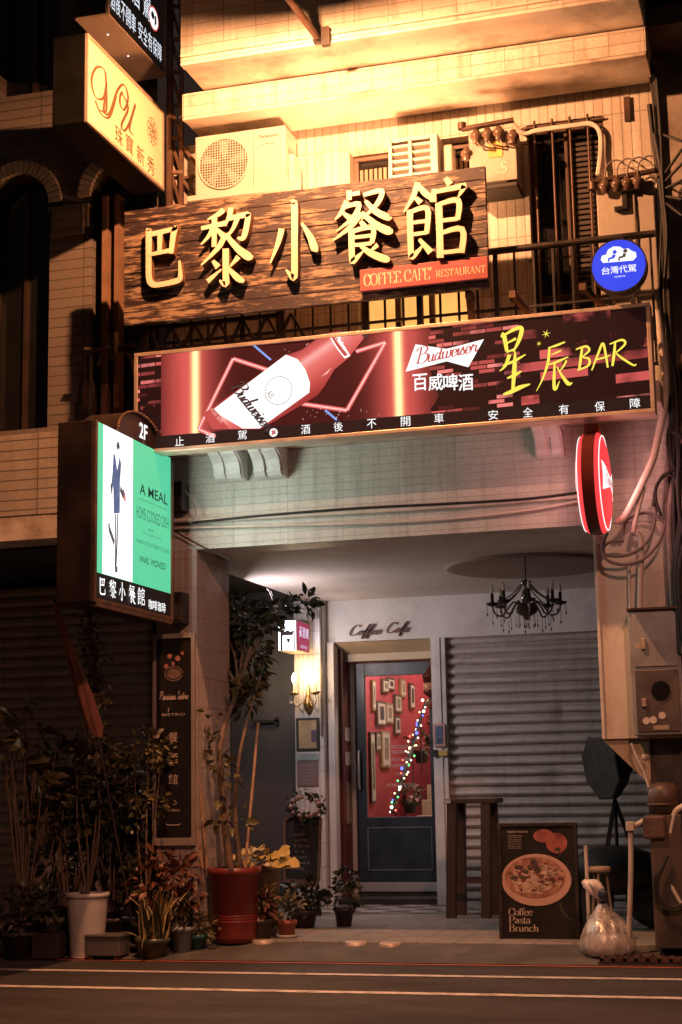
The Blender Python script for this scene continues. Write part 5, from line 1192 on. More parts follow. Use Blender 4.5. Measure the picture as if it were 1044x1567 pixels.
for k in range(6): b.box(-2.08,-1.92,3.8435,3.8445,1.32+k*.035,1.325+k*.035+(.012 if k == 5 else 0))
b.build('menu_lines', mat('menu_line', (.32,.24,.22), .6), t)
t = thing('door_post_frame', (-.62, 3.95, 1.66), 'small pink framed blue picture on the white door post', 'picture frame')
MB().box(-.69,-.565,3.935,3.953,1.66,1.89).build('frame', mat('pinkish', (.50,.30,.26), .5), t, bevel=.004); MB().box(-.665,-.59,3.931,3.9345,1.69,1.865).build('picture', mat('bluish', (.09,.13,.24), .3, 0, .4, 20), t)
t = thing('lock_box', (-.62, 3.95, 1.57), 'small switch box with yellow label below the pink framed picture', 'switch')
MB().box(-.70,-.65,3.925,3.953,1.56,1.63).build('switch', M['dark'], t, bevel=.004); MB().box(-.64,-.55,3.935,3.953,1.57,1.62).build('yellow_label', mat('label_yellow', (.55,.40,.10), .5), t)
t = thing('ceiling_camera', (-1.96, 3.75, 3.1), 'small dome security camera by the ceiling over the glowing box sign', 'camera')
MB().tube([(-1.99,3.75,3.2),(-1.99,3.75,3.1)], .015, 8).box(-2.06,-1.90,3.70,3.80,3.06,3.10).build('mount', M['white_paint'], t, bevel=.005); MB().ball((-1.90,3.70,3.03), .045).build('dome', M['grey_door'], t)
t = thing('flood_lamp', tuple(FLOOD), 'small bright white floodlight seen past the left pillar under the ceiling', 'lamp')
MB().box(FLOOD.x-.05, FLOOD.x+.02, FLOOD.y-.06, FLOOD.y+.06, FLOOD.z-.09, FLOOD.z+.09).bar((FLOOD.x-.02,FLOOD.y,FLOOD.z+.09),(FLOOD.x-.02,FLOOD.y,3.34),.02).build('housing', M['black_metal'], t, bevel=.006)
MB().box(FLOOD.x-.03, FLOOD.x+.0, FLOOD.y-.075, FLOOD.y-.061, FLOOD.z-.05, FLOOD.z+.05).build('lit_lens', emit('flood_lens', (.85,.93,1), 10), t)

# ================================================================ inside the stairwell, seen through the door glass
fr_gold = mat('frame_gold', (.34,.24,.10), .4, .3); fr_dark = mat('frame_dark', (.10,.06,.04), .5); paper = mat('paper', (.58,.52,.43), .6, 0, .2, 7); print_b = mat('print_dark', (.06,.05,.045), .5, 0, .8, 26); print_c = mat('print_green', (.16,.19,.10), .5, 0, .8, 24); print_ = mat('print_mix', (.24,.20,.14), .5, 0, .7, 22)
spots = [((566,1040),(572,1088),'narrow dark'), ((573,1072),(588,1112),'squarish green'), ((582,1038),(592,1062),'upper tilted'), ((587,1075),(599,1108),'pale gilt'), ((590,1036),(601,1058),'dark topmost'), ((601,1062),(612,1092),'lit gilt'), ((610,1038),(618,1068),'small round-cornered'), ((624,1045),(632,1086),'tall slim'),
         ((563,1120),(572,1229),'long pale'), ((580,1118),(595,1175),'large green'), ((601,1095),(610,1125),'small low'), ((572,1120),(579,1150),'thin brown')]
for k, (p, q, w) in enumerate(spots):
    a = at(p[0], p[1], X=-1.645); c = at(q[0], q[1], X=-1.645)
    if a.y < 4.6 or c.y < 4.6 or a.y > 9.5: continue
    y0, y1, z0, z1 = a.y, min(c.y, 9.5), min(a.z, c.z), max(a.z, c.z)
    # keep the frame upright: its height is taken at its near edge
    t = thing('wall_picture', (-1.64, (y0+y1)/2, z0), w+' picture frame on the red stairwell wall behind the door glass', 'picture frame', 'pictures on the red stairwell wall')
    MB().box(-1.644, -1.615, y0, y1, z0, z1).build('frame', (fr_gold, fr_dark, fr_dark)[k % 3], t, bevel=.004)
    w_, h_ = y1-y0, z1-z0
    m_ = MB().box(-1.6145, -1.612, y0+w_*.12, y1-w_*.12, z0+.025, z1-.025).build('mount', paper, t)
    MB().box(-1.6115, -1.610, y0+w_*.28, y1-w_*.28, z0+.025+h_*.16, z1-.025-h_*.12).build('print', (print_, print_b, print_c)[k % 3], m_)
# handrail, garland and fairy lights
t = thing('stair_rail', (-1.0, 5.0, .3), 'slanting dark stair handrail behind the door glass', 'handrail')
RX0 = -1.38; ra = at(600, 1243, X=RX0); rb = at(652, 1075, X=RX0)
rb = Vector((RX0, min(rb.y, 8.6), rb.z))
MB().tube([tuple(ra), tuple(rb)], .018, 8).build('rail', M['dark'], t)
for k in range(4):
    p = ra.lerp(rb, (k+.3)/4); MB().tube([(p.x, p.y, max(.12, p.z-.6)), tuple(p)], .008, 6).build('post', M['dark'], t)
t = thing('fairy_lights', tuple(ra), 'string of coloured fairy lights wound along the slanting handrail', 'fairy lights')
random.seed(17); n = 46; pts = []
for k in range(n):
    f = k/(n-1); p = ra.lerp(rb, f); pts.append(p+Vector((math.sin(k*1.9)*.045, -.02+.02*math.cos(k*2.3), math.cos(k*1.7)*.055)))
MB().tube(smooth_line([tuple(p) for p in pts], 2), .004, 5).build('wire', mat('garland', (.02,.06,.02), .6), t)
cols = [emit('fairy_'+n_, c, 4) for n_, c in (('warm', (1,.75,.4)), ('blue', (.08,.14,1)), ('green', (.12,1,.25)), ('red', (1,.12,.08)), ('white', (1,.9,.75)))]
for k, p in enumerate(pts): MB().ball(p+Vector((0,-.012,.0)), .011 if k % 5 else .018, 8, 5).build('bulb', random.choice(cols+[cols[0], cols[4]]), t)
def leafball(mb, c, r, n, l, w, flat=1.0, up_=.3):
    c = Vector(c)
    for k in range(n):
        d = Vector((random.gauss(0,1), random.gauss(0,1), random.gauss(0,1)*flat)).normalized()
        p = c + Vector((d.x, d.y, d.z*flat))*r*random.uniform(.35, 1)
        mb.leaf(p, d+Vector((random.uniform(-.4,.4), random.uniform(-.4,.4), random.uniform(-.5, up_))), l*random.uniform(.5,1.4), w*random.uniform(.55,1.35), random.uniform(.05,.4))
def pot(name_, x, y, z, r0, r1, h, m, t, rim=.012, n=28, ribs=0):
    prof = [(0, z), (r0, z)]
    if ribs:
        for k in range(ribs): f = k/ribs; prof += [(r0+(r1-r0)*f, z+h*f), (r0+(r1-r0)*(f+.5/ribs)+.004, z+h*(f+.5/ribs))]
    prof += [(r1-.001, z+h-.035), (r1+rim, z+h-.033), (r1+rim, z+h), (r1-.006, z+h), (r1-.016, z+h-.03)]
    b = MB().lathe(prof, (x, y, 0), n); return b.build('pot', m, t, bevel=0)
def soil(x, y, z, r, t): MB().lathe([(0,z),(r*.6,z+.008),(r,z)], (x, y, 0), 16).build('soil', M['soil'], t)
random.seed(31)
for k, (px_, py_, lab) in enumerate(((628,1225,'potted flowers on the lowest stair seen through the door glass'), (645,1145,'dark potted flowers half way up the stair'), (650,1122,'topmost potted plant beside the stair rail'))):
    p = at(px_, py_, Y=5.5+k*1.1); t = thing('stair_plant', tuple(p), lab, 'plant')
    sc = 1.25 if k else 1
    pot('pot', p.x, p.y, p.z-.14*sc, .05*sc, .07*sc, .12*sc, M['dark'], t)
    b = MB(); leafball(b, p+Vector((0,0,.06)), .13*sc, 60, .07, .04); b.build('foliage', M['leaf_mid'], t)
    b = MB(); leafball(b, p+Vector((0,0,.08)), .12*sc, 16, .05, .05); b.build('blossom', mat('blossom', (.55,.28,.26), .6) if k == 0 else bpy.data.materials['blossom'], t)
# lantern hung inside the recess at the top right of the door
t = thing('hanging_lantern', (-.80, 4.3, 2.55), 'dark hanging lantern with glints at the top right of the door', 'lantern')
MB().tube([(-.79,4.3,2.6),(-.79,4.3,2.5)], .006, 6).lathe([(0,2.5),(.025,2.49),(.03,2.46),(.085,2.40),(.085,2.385),(.07,2.33),(.07,2.25),(.085,2.235),(.05,2.2),(0,2.17)], (-.79,4.3,0), 14).build('body', mat('lantern', (.12,.03,.022), .15, .5), t)
MB().lathe([(.072,2.255),(.076,2.29),(.072,2.325)], (-.79,4.3,0), 14).build('pane', mat('lantern_glass', (.45,.22,.14), .08), t)
MB().lathe([(0,2.16),(.03,2.15),(.035,2.12),(.03,2.06),(0,2.05)], (-.79,4.3,0), 12).build('tassel', mat('tassel', (.2,.05,.03), .5), t)
# shelf cards and plant on the red reveal
random.seed(4)
for k in range(3):
    z = (1.75,1.50,1.05)[k]; t = thing('card_rack', (-1.68, 4.3, z), ('upper row of pale cards on the dark red door reveal', 'second row of pale cards on the dark red door reveal', 'large dull poster on the dark red door reveal')[k], 'cards')
    b = MB()
    if k < 2:
        for j in range(3): b.box(-1.688,-1.684,4.17+j*.10,4.25+j*.10,z,z+.14)
    else: b.box(-1.688,-1.684,4.17,4.44,z-.15,z+.28)
    b.build('card', mat('card_%d' % k, ((.42,.33,.30),(.42,.33,.30),(.20,.13,.10))[k], .6), t)

# ================================================================ things on the pavement, right
t = thing('wooden_stool', (-.02, 2.6, .1), 'tall dark wooden bar stool in front of the roller shutter', 'stool')
MB().box(-.26,.22,2.42,2.80,1.105,1.15).build('seat', M['wood'], t, bevel=.008)
for a, c in (((-.19,2.47),(-.22,2.44)), ((.12,2.47),(.10,2.44)), ((-.17,2.74),(-.20,2.78)), ((.13,2.74),(.12,2.78))): MB().bar((a[0],a[1],1.104), (c[0],c[1],.10), .085).build('leg', M['wood'], t, bevel=.005)
MB().bar((-.2,2.46,.42),(.11,2.46,.42),.04).bar((-.19,2.76,.42),(.12,2.76,.42),.04).build('stretcher', M['wood'], t)
MB().box(-.25,-.19,2.40,2.419,1.11,1.145).build('label_plate', M['pvc'], t)
t = thing('photo_softbox', (1.22, 2.5, .1), 'black octagonal photo softbox tilted on a tripod before the shutter', 'softbox')
c0 = Vector((1.19, 2.42, 1.40)); ax = Vector((-.55,-.45,-.12)).normalized(); u_ = ax.cross(Vector((0,0,1))).normalized(); v_ = u_.cross(ax)
b = MB(); rings = [(.05,-.28),(.16,-.2),(.27,-.06),(.30,.02),(.285,.03)]
vs = [c0+ax*h+(u_*math.cos(2*math.pi*k/8+.39)+v_*math.sin(2*math.pi*k/8+.39))*r for r, h in rings for k in range(8)]
b.add(vs, [(j*8+k, j*8+(k+1)%8, (j+1)*8+(k+1)%8, (j+1)*8+k) for j in range(4) for k in range(8)]); b.build('shade', mat('softbox_black', (.007,.007,.007), .6), t)
for k in range(8):
    MB().tube([tuple(c0+ax*h*1.0+(u_*math.cos(2*math.pi*k/8+.39)+v_*math.sin(2*math.pi*k/8+.39))*(r+.004)) for r, h in rings[:4]], .006, 6).build('rib', mat('softbox_rib', (.05,.045,.042), .5) if k == 0 else bpy.data.materials['softbox_rib'], t)
b = MB(); b.add([c0+ax*.028+(u_*math.cos(2*math.pi*k/8+.39)+v_*math.sin(2*math.pi*k/8+.39))*.284 for k in range(8)], [tuple(range(8))]); b.build('front_cloth', mat('softbox_cloth', (.03,.029,.028), .7, 0, .5, 6), t)
hub = c0-ax*.3; MB().tube([tuple(c0-ax*.26), tuple(hub)], .045, 10).build('lamp_holder', M['black_metal'], t)
st = Vector((1.27, 2.55, 0)); MB().tube([tuple(hub), (st.x, st.y, 1.2), (st.x, st.y, .35)], .016, 8).build('pole', M['black_metal'], t)
for a in (2.4, 4.2, .4): MB().bar((st.x, st.y, 1.12), (st.x+.33*math.cos(a), st.y+.33*math.sin(a), .11), .032).build('leg', M['black_metal'], t)
# food poster on an A-board
t = thing('food_board', (.89, .55, .07), 'black standing board with a large pasta bowl photo', 'sign board')
lean = lambda u, v, d=0: Vector((.585+u, .50+.075*v/.95+d, .10+v-.03))
q = [(0,0),(.62,0),(.62,.90),(0,.90)]
b = MB(); b.prism(q, lean, 0, .03); b.build('board', mat('board_black', (.016,.013,.012), .35, 0, .2), t, bevel=.004)
b = MB()
for a in ([(0,0),(.62,0),(.62,.028),(0,.028)], [(0,.872),(.62,.872),(.62,.90),(0,.90)], [(0,.028),(.028,.028),(.028,.872),(0,.872)], [(.592,.028),(.62,.028),(.62,.872),(.592,.872)]): b.prism(a, lean, -.014, -.001)
b.build('frame', M['black_metal'], t, bevel=.003)
for x in (.03, .59): MB().bar(lean(x,.84,.035), lean(x,.0,.30), .03).build('rear_strut', M['black_metal'], t)
# printed dish: bowl, pasta, sauce, tomatoes
bowl = [(x, y) for x, y in circle(.29, .47, .275, 44, .195) if x > .03]
b = MB(); b.flat([(max(x,.03), y) for x, y in circle(.295, .47, .27, 48, .195)], lean, -.002); dish = b.build('bowl_print', mat('bowl_print', (.52,.32,.25), .5, 0, .1, 6), t)
b = MB(); b.flat([(max(x,.031), y) for x, y in circle(.285, .485, .235, 48, .155)], lean, -.003); b.build('sauce_print', mat('sauce_print', (.34,.15,.10), .5, 0, .55, 26), dish)
random.seed(6); b = MB()
for k in range(80):
    a = random.uniform(0, 6.28); rr = random.uniform(0, .17); cx, cy_ = .29+rr*math.cos(a)*1.1, .47+rr*math.sin(a)*.62; w = random.uniform(.014,.05); a0 = random.uniform(0, 360)
    ribbon(b, [(x, y, .0075) for x, y in circle(cx, cy_, w, 12, w*.6, a0, a0+random.uniform(150, 300))], lean, -.0035-k*.00005)
b.build('pasta_print', mat('pasta_print', (.56,.40,.30), .5, 0, .45, 24), dish)
b = MB()
for k in range(26):
    a = random.uniform(0, 6.28); rr = random.uniform(.03, .18); b.flat(circle(.29+rr*math.cos(a)*1.15, .485+rr*math.sin(a)*.7, random.uniform(.008,.024), 7, random.uniform(.006,.016)), lean, -.008-k*.0001)
b.build('topping_print', mat('topping_print', (.20,.055,.045), .5, 0, .6, 16), dish)
b = MB()
for k in range(9):
    a = random.uniform(1.2, 3.6); rr = random.uniform(.06, .16); b.flat(circle(.28+rr*math.cos(a)*1.2, .50+rr*math.sin(a)*.75, random.uniform(.016,.04), 7, random.uniform(.01,.026)), lean, -.0098-k*.0001)
b.build('herb_print', mat('herb_print', (.07,.05,.035), .5, 0, .5, 20), dish)
b = MB(); b.flat(circle(.46, .745, .082, 26, .078), lean, -.002); b.flat(circle(.36, .80, .08, 24, .05), lean, -.0015); b.build('tomato_photo', mat('tomato_photo', (.33,.095,.075), .4, 0, .55, 9), t)
b = MB(); b.flat(circle(.47, .70, .025, 8, .014), lean, -.003); ribbon(b, [(.47,.70,.012),(.485,.66,.012),(.47,.64,.006)], lean, -.0034); ribbon(b, smooth_line([(.47,.30,.014),(.50,.22,.016),(.56,.17,.012)], 4), lean, -.003); b.build('stem_print', M['leaf_dark'], t)
pt = mat('poster_text', (.55,.42,.34), .6, 0, .05); b = MB()
for k, s in enumerate(('Coffee', 'Pasta', 'Brunch')): serif(b, s, lean, .075, .075+(.18,.165,.225)[k], .205-k*.060, .205-k*.060+.052, -.003, (3, 11))
text(b, 'FRESH PASTA', lean, .08, .24, .825, .84, -.003)
for k in range(7): text(b, ('slow cooked sauce', 'made by hand', 'with herbs and', 'garden tomato', 'served all day', 'from ten to nine', 'every day')[k], lean, .08, .08+.11-.004*(k % 3), .80-k*.016, .809-k*.016, -.003)
b.build('lettering', pt, t)

# rubbish bag
def bag_mat():
    m, N, L, b = new_mat('clear_bag'); o = objco(N); sp = N.new('ShaderNodeSeparateXYZ'); L.new(o, sp.inputs[0])
    n = noise(N, L, mapping(N, L, o, (1,1,.4)), 9, 6); f = mth(N, L, 'ADD', sp.outputs[2], mth(N, L, 'MULTIPLY', n, .12))
    L.new(ramp(N, L, f, [(.10, (.46,.40,.34)), (.25, (.50,.43,.36)), (.30, (.17,.13,.11)), (.5, (.30,.25,.21))]), b.inputs['Base Color'])
    b.inputs['Roughness'].default_value = .18; b.inputs['Specular IOR Level'].default_value = .8; bump(N, L, b, n, .4, .02); return m
def shell_mat():
    m, N, L, b = new_mat('bag_film'); N.remove(b); o = objco(N); n = noise(N, L, mapping(N, L, o, (1,1,.35)), 14, 6, .6)
    d = N.new('ShaderNodeBsdfDiffuse'); d.inputs[0].default_value = (.80,.74,.68,1); t = N.new('ShaderNodeBsdfTransparent'); g = N.new('ShaderNodeBsdfGlossy'); g.inputs['Roughness'].default_value = .16
    bp = N.new('ShaderNodeBump'); bp.inputs['Strength'].default_value = .9; bp.inputs['Distance'].default_value = .02; L.new(n, bp.inputs['Height']); L.new(bp.outputs[0], g.inputs['Normal']); L.new(bp.outputs[0], d.inputs['Normal'])
    a = N.new('ShaderNodeMixShader'); L.new(ramp(N, L, n, [(.40, (.22,)*3), (.62, (.62,)*3)]), a.inputs[0]); L.new(t.outputs[0], a.inputs[1]); L.new(d.outputs[0], a.inputs[2])
    f = N.new('ShaderNodeMixShader'); f.inputs[0].default_value = .22; L.new(a.outputs[0], f.inputs[1]); L.new(g.outputs[0], f.inputs[2]); L.new(f.outputs[0], N['Material Output'].inputs[0]); return m
BX, BY = 1.475, -.06
t = thing('rubbish_bag', (BX, BY, .03), 'knotted clear plastic rubbish bag standing right of the pasta board', 'bag')
wob = lambda a, h: 1+.07*math.sin(3*a+h*5)+.05*math.sin(8*a+h*9)*(.4+h)+.03*math.sin(13*a-h*20)
prof = [(0,.035),(.14,.03),(.188,.05),(.202,.11),(.195,.17),(.170,.23),(.130,.29),(.082,.34),(.048,.38),(.026,.405),(.020,.42)]
bb = MB().lathe(prof, (BX, BY, 0), 56, 2, wob); bb.v = [Vector((v.x-.09*max(0, v.z-.2), v.y, v.z)) for v in bb.v]
o = bb.build('bag_body', shell_mat(), t); o.modifiers.new('s', 'SUBSURF').render_levels = 1
MB().lathe([(0,.036),(.12,.036),(.172,.06),(.182,.11),(.168,.165),(.10,.20),(.05,.19),(0,.205)], (BX, BY, 0), 40, 2, lambda a, h: 1+.05*math.sin(4*a+h*30)+.04*math.sin(9*a)).build('white_contents', mat('bag_inner', (.74,.68,.62), .6, 0, .3, 9, .6, 30), t)
for k, (x, y, z, r, c) in enumerate(((BX+.05,BY-.04,.23,.06,(.03,.035,.05)), (BX-.05,BY-.01,.25,.05,(.22,.05,.04)), (BX,BY+.03,.29,.05,(.05,.045,.04)))): MB().ball((x,y,z), r, 12, 8, 1, .8, .9).build('rubbish', mat('rubbish_%d' % k, c, .5, 0, .5, 20, .4, 30), t)
bb = MB().lathe([(.020,.415),(.030,.44),(.062,.475),(.078,.52),(.072,.555),(.045,.575),(.0,.565)], (0, 0, 0), 40, 2, lambda a, h: 1+.18*math.sin(3*a+h*20)+.10*math.sin(7*a)+.07*math.sin(11*a+h*60))
bb.v = [Vector((BX-.02-.5*max(0, v.z-.42)+v.x*.9, BY+v.y, v.z)) for v in bb.v]; bb.build('bag_neck', mat('bag_white', (.74,.68,.62), .35, 0, .15, 12, .5, 25), t)
bb = MB().ball((BX-.005, BY-.06, .475), .045, 10, 6, .8, .6, .9); bb.build('blue_scrap', mat('blue_scrap', (.03,.05,.09), .4), t)
MB().lathe([(.026,.405),(.032,.412),(.026,.42)], (BX-.018, BY, 0), 14).build('tie', M['dark'], t)
# pole tools behind the board
t = thing('broom', (1.27, .35, .08), 'pale wooden handled broom standing behind the pasta board', 'broom')
MB().tube([(1.29,.40,.80),(1.295,.36,.10)], .015, 8).build('handle', M['pvc'], t); MB().box(1.255,1.335,.33,.39,.085,.16).build('head', M['wood'], t, bevel=.004)
t = thing('round_stool_top', (1.38, .5, .1), 'small round pale stool behind the rubbish bag', 'stool')
MB().lathe([(0,.60),(.075,.60),(.085,.61),(.085,.635),(.07,.645),(0,.645)], (1.385,.42,0), 22).build('seat', M['tan_and_shaded_paint'], t)
for a in (.5, 2.6, 4.6): MB().tube([(1.385+.05*math.cos(a),.42+.05*math.sin(a),.599),(1.385+.10*math.cos(a),.42+.10*math.sin(a),.10)], .011, 7).build('leg', M['tan_and_shaded_paint'], t)
# pipes, hoses and panels at the foot of the right pillar
cable('standpipe', [(1.69,-.12,.945),(1.675,-.115,.6),(1.625,-.10,.02)], .019, 'pvc', 'straight white plastic pipe leaning behind the rubbish bag', 'pipe', None, 3)
o = MB().box(1.66,1.72,-.16,-.08,.92,.985).build('pipe_collar', M['pvc'], bevel=.006); tag(o, 'square pale collar capping the leaning white pipe', 'pipe fitting')
cable('elbow_pipe', [(1.72,-.1,.955),(1.77,-.1,.98),(1.80,-.1,1.0)], .02, 'pvc', 'short pale elbow pipe beside the square collar', 'pipe')
cable('zigzag_pipe', [at(998,1270,Y=-.14), at(1012,1310,Y=-.14), at(1020,1335,Y=-.14), at(1030,1360,Y=-.16), at(1044,1385,Y=-.16)], .016, 'pvc', 'pale pipe slanting down right under the pillar', 'pipe', None, 2)
cable('hook_pipe', [at(1026,1275,Y=-.15), at(1031,1250,Y=-.15), at(1036,1240,Y=-.15), at(1050,1232,Y=-.15)], .024, 'pvc', 'hooked pale pipe at the right edge below the meter cabinet', 'pipe')
for k in range(3): cable('garden_hose', [at(1022-k*4,1310+k*8,Y=-.2), at(1008-k*3,1345,Y=-.22), at(1010-k*2,1375+k*3,Y=-.22), at(1030,1388+k*3,Y=-.22), at(1050,1380+k*3,Y=-.22)], .008, 'cable', ('inner', 'middle', 'outer')[k]+' loop of dark hose at the foot of the right pillar', 'hose', 'loops of hose by the right pillar')
M['duct_brown'] = mat('duct_brown', (.10,.065,.05), .5, .1, .35, 5, .2, 40, (.16,.10,.07), 4, .6)
t = thing('vent_duct', (1.93, -.12, .95), 'stack of rounded brown duct boxes under the meter cabinet', 'duct')
b = MB().lathe([(0,0),(.115,0),(.115,.13),(.105,.18),(.07,.215),(0,.225)], (1.935,-.06,1.04), 28); b.build('domed_top', M['duct_brown'], t)
MB().lathe([(.12,1.09),(.128,1.095),(.128,1.11),(.12,1.115)], (1.935,-.06,0), 28).build('band', M['bronze_frame'], t)
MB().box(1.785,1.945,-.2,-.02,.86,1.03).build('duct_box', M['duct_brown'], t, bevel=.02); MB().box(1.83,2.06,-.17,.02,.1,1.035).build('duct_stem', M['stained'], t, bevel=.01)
cable('thin_pipe', [at(966,1137,Y=-.1), at(975,1160,Y=-.1), at(985,1180,Y=-.1), at(993,1205,Y=-.1)], .010, 'pvc', 'thin pale pipe slanting below the meter cabinet', 'pipe')
o = MB().lathe([(0,.03),(.02,.028),(.026,.01),(.02,-.015),(0,-.02)], at(988,1160,Y=-.1), 12).build('pipe_valve', M['pvc']); tag(o, 'small pale knob under the meter cabinet', 'pipe fitting')
t = thing('motor_scooter', (1.3, 1.6, .1), 'dim covered bulk of a scooter parked in the dark behind the pasta board', 'scooter')
b = MB().ball((1.38,1.5,.56), .40, 18, 12, 1.0, .55, .5); b.build('cover', mat('scooter_cover', (.008,.008,.008), .6, 0, .3, 5, .5, 18), t)
for x in (1.12, 1.68): MB().lathe([(.16,-.04),(.22,-.05),(.235,0),(.22,.05),(.16,.04)], (x,1.5,.335), 24, 1).build('wheel', M['dark'], t)
# drain grate
t = thing('drain_grate', (1.85, -.15, 0), 'rusty iron drain grate in the pavement right of the rubbish bag', 'drain grate')
g0, g1 = .018, .055
b = MB()
for k in range(9): b.box(1.46+k*.08,1.485+k*.08,-.36,.12,g0+.01,g1)
for y in (-.36,-.22,-.06,.10): b.box(1.46,2.125,y,y+.03,g0+.012,g1-.002)
b.build('bars', M['rust_steel'], t); MB().box(1.45,2.2,-.38,.14,.004,.0265).build('pit', M['dark'], t)
for k, (px_, py_) in enumerate(((403,1444),(545,1446),(597,1447))):
    p = at(px_, py_, Z=.075); c = Vector((p.x, p.y, 0)); z = .008+.077*(p.y+.4)/.6
    o = MB().lathe([(.085,z-.02),(.085,z+.016),(.078,z+.019),(0,z+.019)], c, 28).build('cleanout_plate', mat('cap_metal', (.60,.50,.42), .45, .3) if k == 0 else bpy.data.materials['cap_metal']); tag(o, ('leftmost of three round pale drain caps on the pavement edge', 'middle of the three round pale drain caps', 'rightmost of three round pale drain caps on the pavement edge')[k], 'drain cap', 'round drain caps on the pavement')

# ================================================================ pots and plants on the left
random.seed(77)
def stems(b, base, tops, r):
    for tp in tops:
        base_, tp = Vector(base), Vector(tp); m = base_.lerp(tp, .5)+Vector((random.uniform(-.06,.06), random.uniform(-.06,.06), 0))
        b.tube(smooth_line([tuple(base_), tuple(m), tuple(tp)], 6), [r*(1-.6*k/12) for k in range(13)], 7)
    return b
# tree in the red pot
t = thing('potted_tree', (-1.475, .22, .08), 'leafy tree in a big red ribbed pot against the left pillar', 'tree')
PX, PY = -1.475, .22
b = MB().lathe([(0,.085),(.165,.085),(.172,.13),(.185,.24),(.187,.245),(.187,.255),(.182,.26),(.187,.265),(.188,.275),(.183,.28),(.189,.285),(.189,.295),(.184,.30),(.19,.305),(.198,.60),(.212,.605),(.214,.66),(.20,.66),(.19,.62)], (PX,PY,0), 40); b.build('pot', mat('pot_red', (.19,.03,.026), .4, 0, .2, 4, .1, 30), t)
soil(PX, PY, .62, .19, t)
b = MB(); crown_c = [(-1.80,.95,2.60),(-1.62,1.0,2.62),(-1.62,1.05,2.42),(-1.82,.90,2.28),(-1.68,.95,2.16),(-1.92,1.0,2.45),(-1.40,1.1,2.78),(-1.76,1.1,2.78),(-1.64,1.05,2.22),(-1.94,1.0,2.70),(-1.86,.95,2.10)]
tr = [(PX-.03,PY,.62), (PX-.10,PY+.01,1.2), (PX-.12,PY+.03,1.65), (PX-.10,PY+.4,2.1), (PX-.06,PY+.6,2.45)]
b.tube(smooth_line(tr, 6), [.034-.0009*k for k in range(25)], 9)
b.tube(smooth_line([(PX+.05,PY+.02,.62),(PX+.0,PY+.03,1.1),(PX+.05,PY+.04,1.6),(PX+.06,PY+.5,2.2)], 6), [.024-.0008*k for k in range(19)], 8)
stems(b, (PX-.10,PY+.4,2.1), crown_c, .013); b.build('trunk', M['bark'], t)
b = MB()
for c in crown_c: leafball(b, c, random.uniform(.15,.22), 85, .10, .05, .8, .1)
leafball(b, (-1.58,.85,2.02), .15, 40, .10, .05); leafball(b, (-1.14,1.1,2.86), .10, 34, .09, .05); leafball(b, (-1.72,.86,2.86), .10, 40, .10, .05); leafball(b, (-1.86,.95,2.6), .12, 40, .10, .05)
b.build('crown', M['leaf_dark'], t)
b = MB()
for c, r, n in (((-1.42,.45,2.10), .13, 30), ((-1.66,.1,1.62), .10, 20), ((-1.55,.1,1.48), .09, 20), ((-1.46,.1,1.35), .07, 10), ((-1.55,.05,1.05), .08, 8), ((-1.40,.05,1.02), .12, 12), ((-1.6,.05,1.85), .08, 8)): leafball(b, c, r, n, .09, .05)
b.build('lower_leaves', M['leaf_mid'], t)
b = MB()
for a, c in (((-1.68,.05,.66),(-1.78,-.0,1.65)), ((-1.66,.1,.66),(-1.72,.05,1.55)), ((-1.34,.10,.66),(-1.36,.5,1.8))): b.tube([a, c], .013, 7)
b.build('bamboo_stake', mat('bamboo', (.36,.22,.13), .6, 0, .3, 20), t)
# golden leaved plant in a tall beige pot
t = thing('golden_plant', (-1.36, .62, .1), 'broad golden yellow leaves in a tall beige pot beside the red pot', 'plant')
b = MB().lathe([(0,.10),(.10,.10),(.135,.62),(.15,.62),(.15,.66),(.13,.66),(.125,.63)], (-1.36,.62,0), 28); b.build('pot', mat('pot_beige', (.30,.24,.19), .55, 0, .15), t); soil(-1.36, .62, .63, .125, t)
b = MB(); random.seed(12)
for k in range(52):
    a = random.uniform(0, 6.28); r = random.uniform(.02,.22); c = Vector((-1.37+r*1.05*math.cos(a), .58+r*.7*math.sin(a), .66+random.uniform(.02,.16)-r*.25))
    b.leaf(c, (math.cos(a), math.sin(a)-.4, random.uniform(-.5,.3)), random.uniform(.06,.125), random.uniform(.05,.10), random.uniform(.02,.25), (random.uniform(-.3,.3), -1, .7))
b.build('leaves', M['leaf_gold'], t)
stems(MB(), (-1.36,.62,.62), [(-1.43,.55,.75),(-1.28,.55,.76),(-1.36,.5,.8)], .008).build('stems', M['leaf_mid'], t)

def bushy(name, label, x, y, z, rp, hp, potm, leafs, ribs=0, stem=None, cat='plant'):
    t = thing(name, (x, y, z), label, cat)
    pot('pot', x, y, z, rp*.78, rp, hp, potm, t, .01, 26, ribs); soil(x, y, z+hp-.03, rp-.02, t)
    if stem: stems(MB(), (x, y, z+hp-.03), stem, .010).build('stem', M['bark'], t)
    by = {}
    for c, r, n, l, w, m in leafs: leafball(by.setdefault(m, MB()), (x+c[0], y+c[1], z+hp+c[2]), r, n, l, w)
    for m, b in by.items(): b.build('foliage', M[m], t)
    return t
pot_dark = mat('pot_dark', (.04,.03,.028), .5, 0, .3); pot_terra = mat('pot_terra', (.30,.10,.06), .6, 0, .2); pot_teal = mat('pot_teal', (.03,.13,.12), .4, 0, .2); pot_white = mat('pot_white', (.50,.48,.46), .4, 0, .1); pot_pale = mat('pot_pale', (.26,.32,.33), .45, 0, .15); pot_glass = mat('pot_glass', (.07,.085,.06), .3, 0, .5, 8)
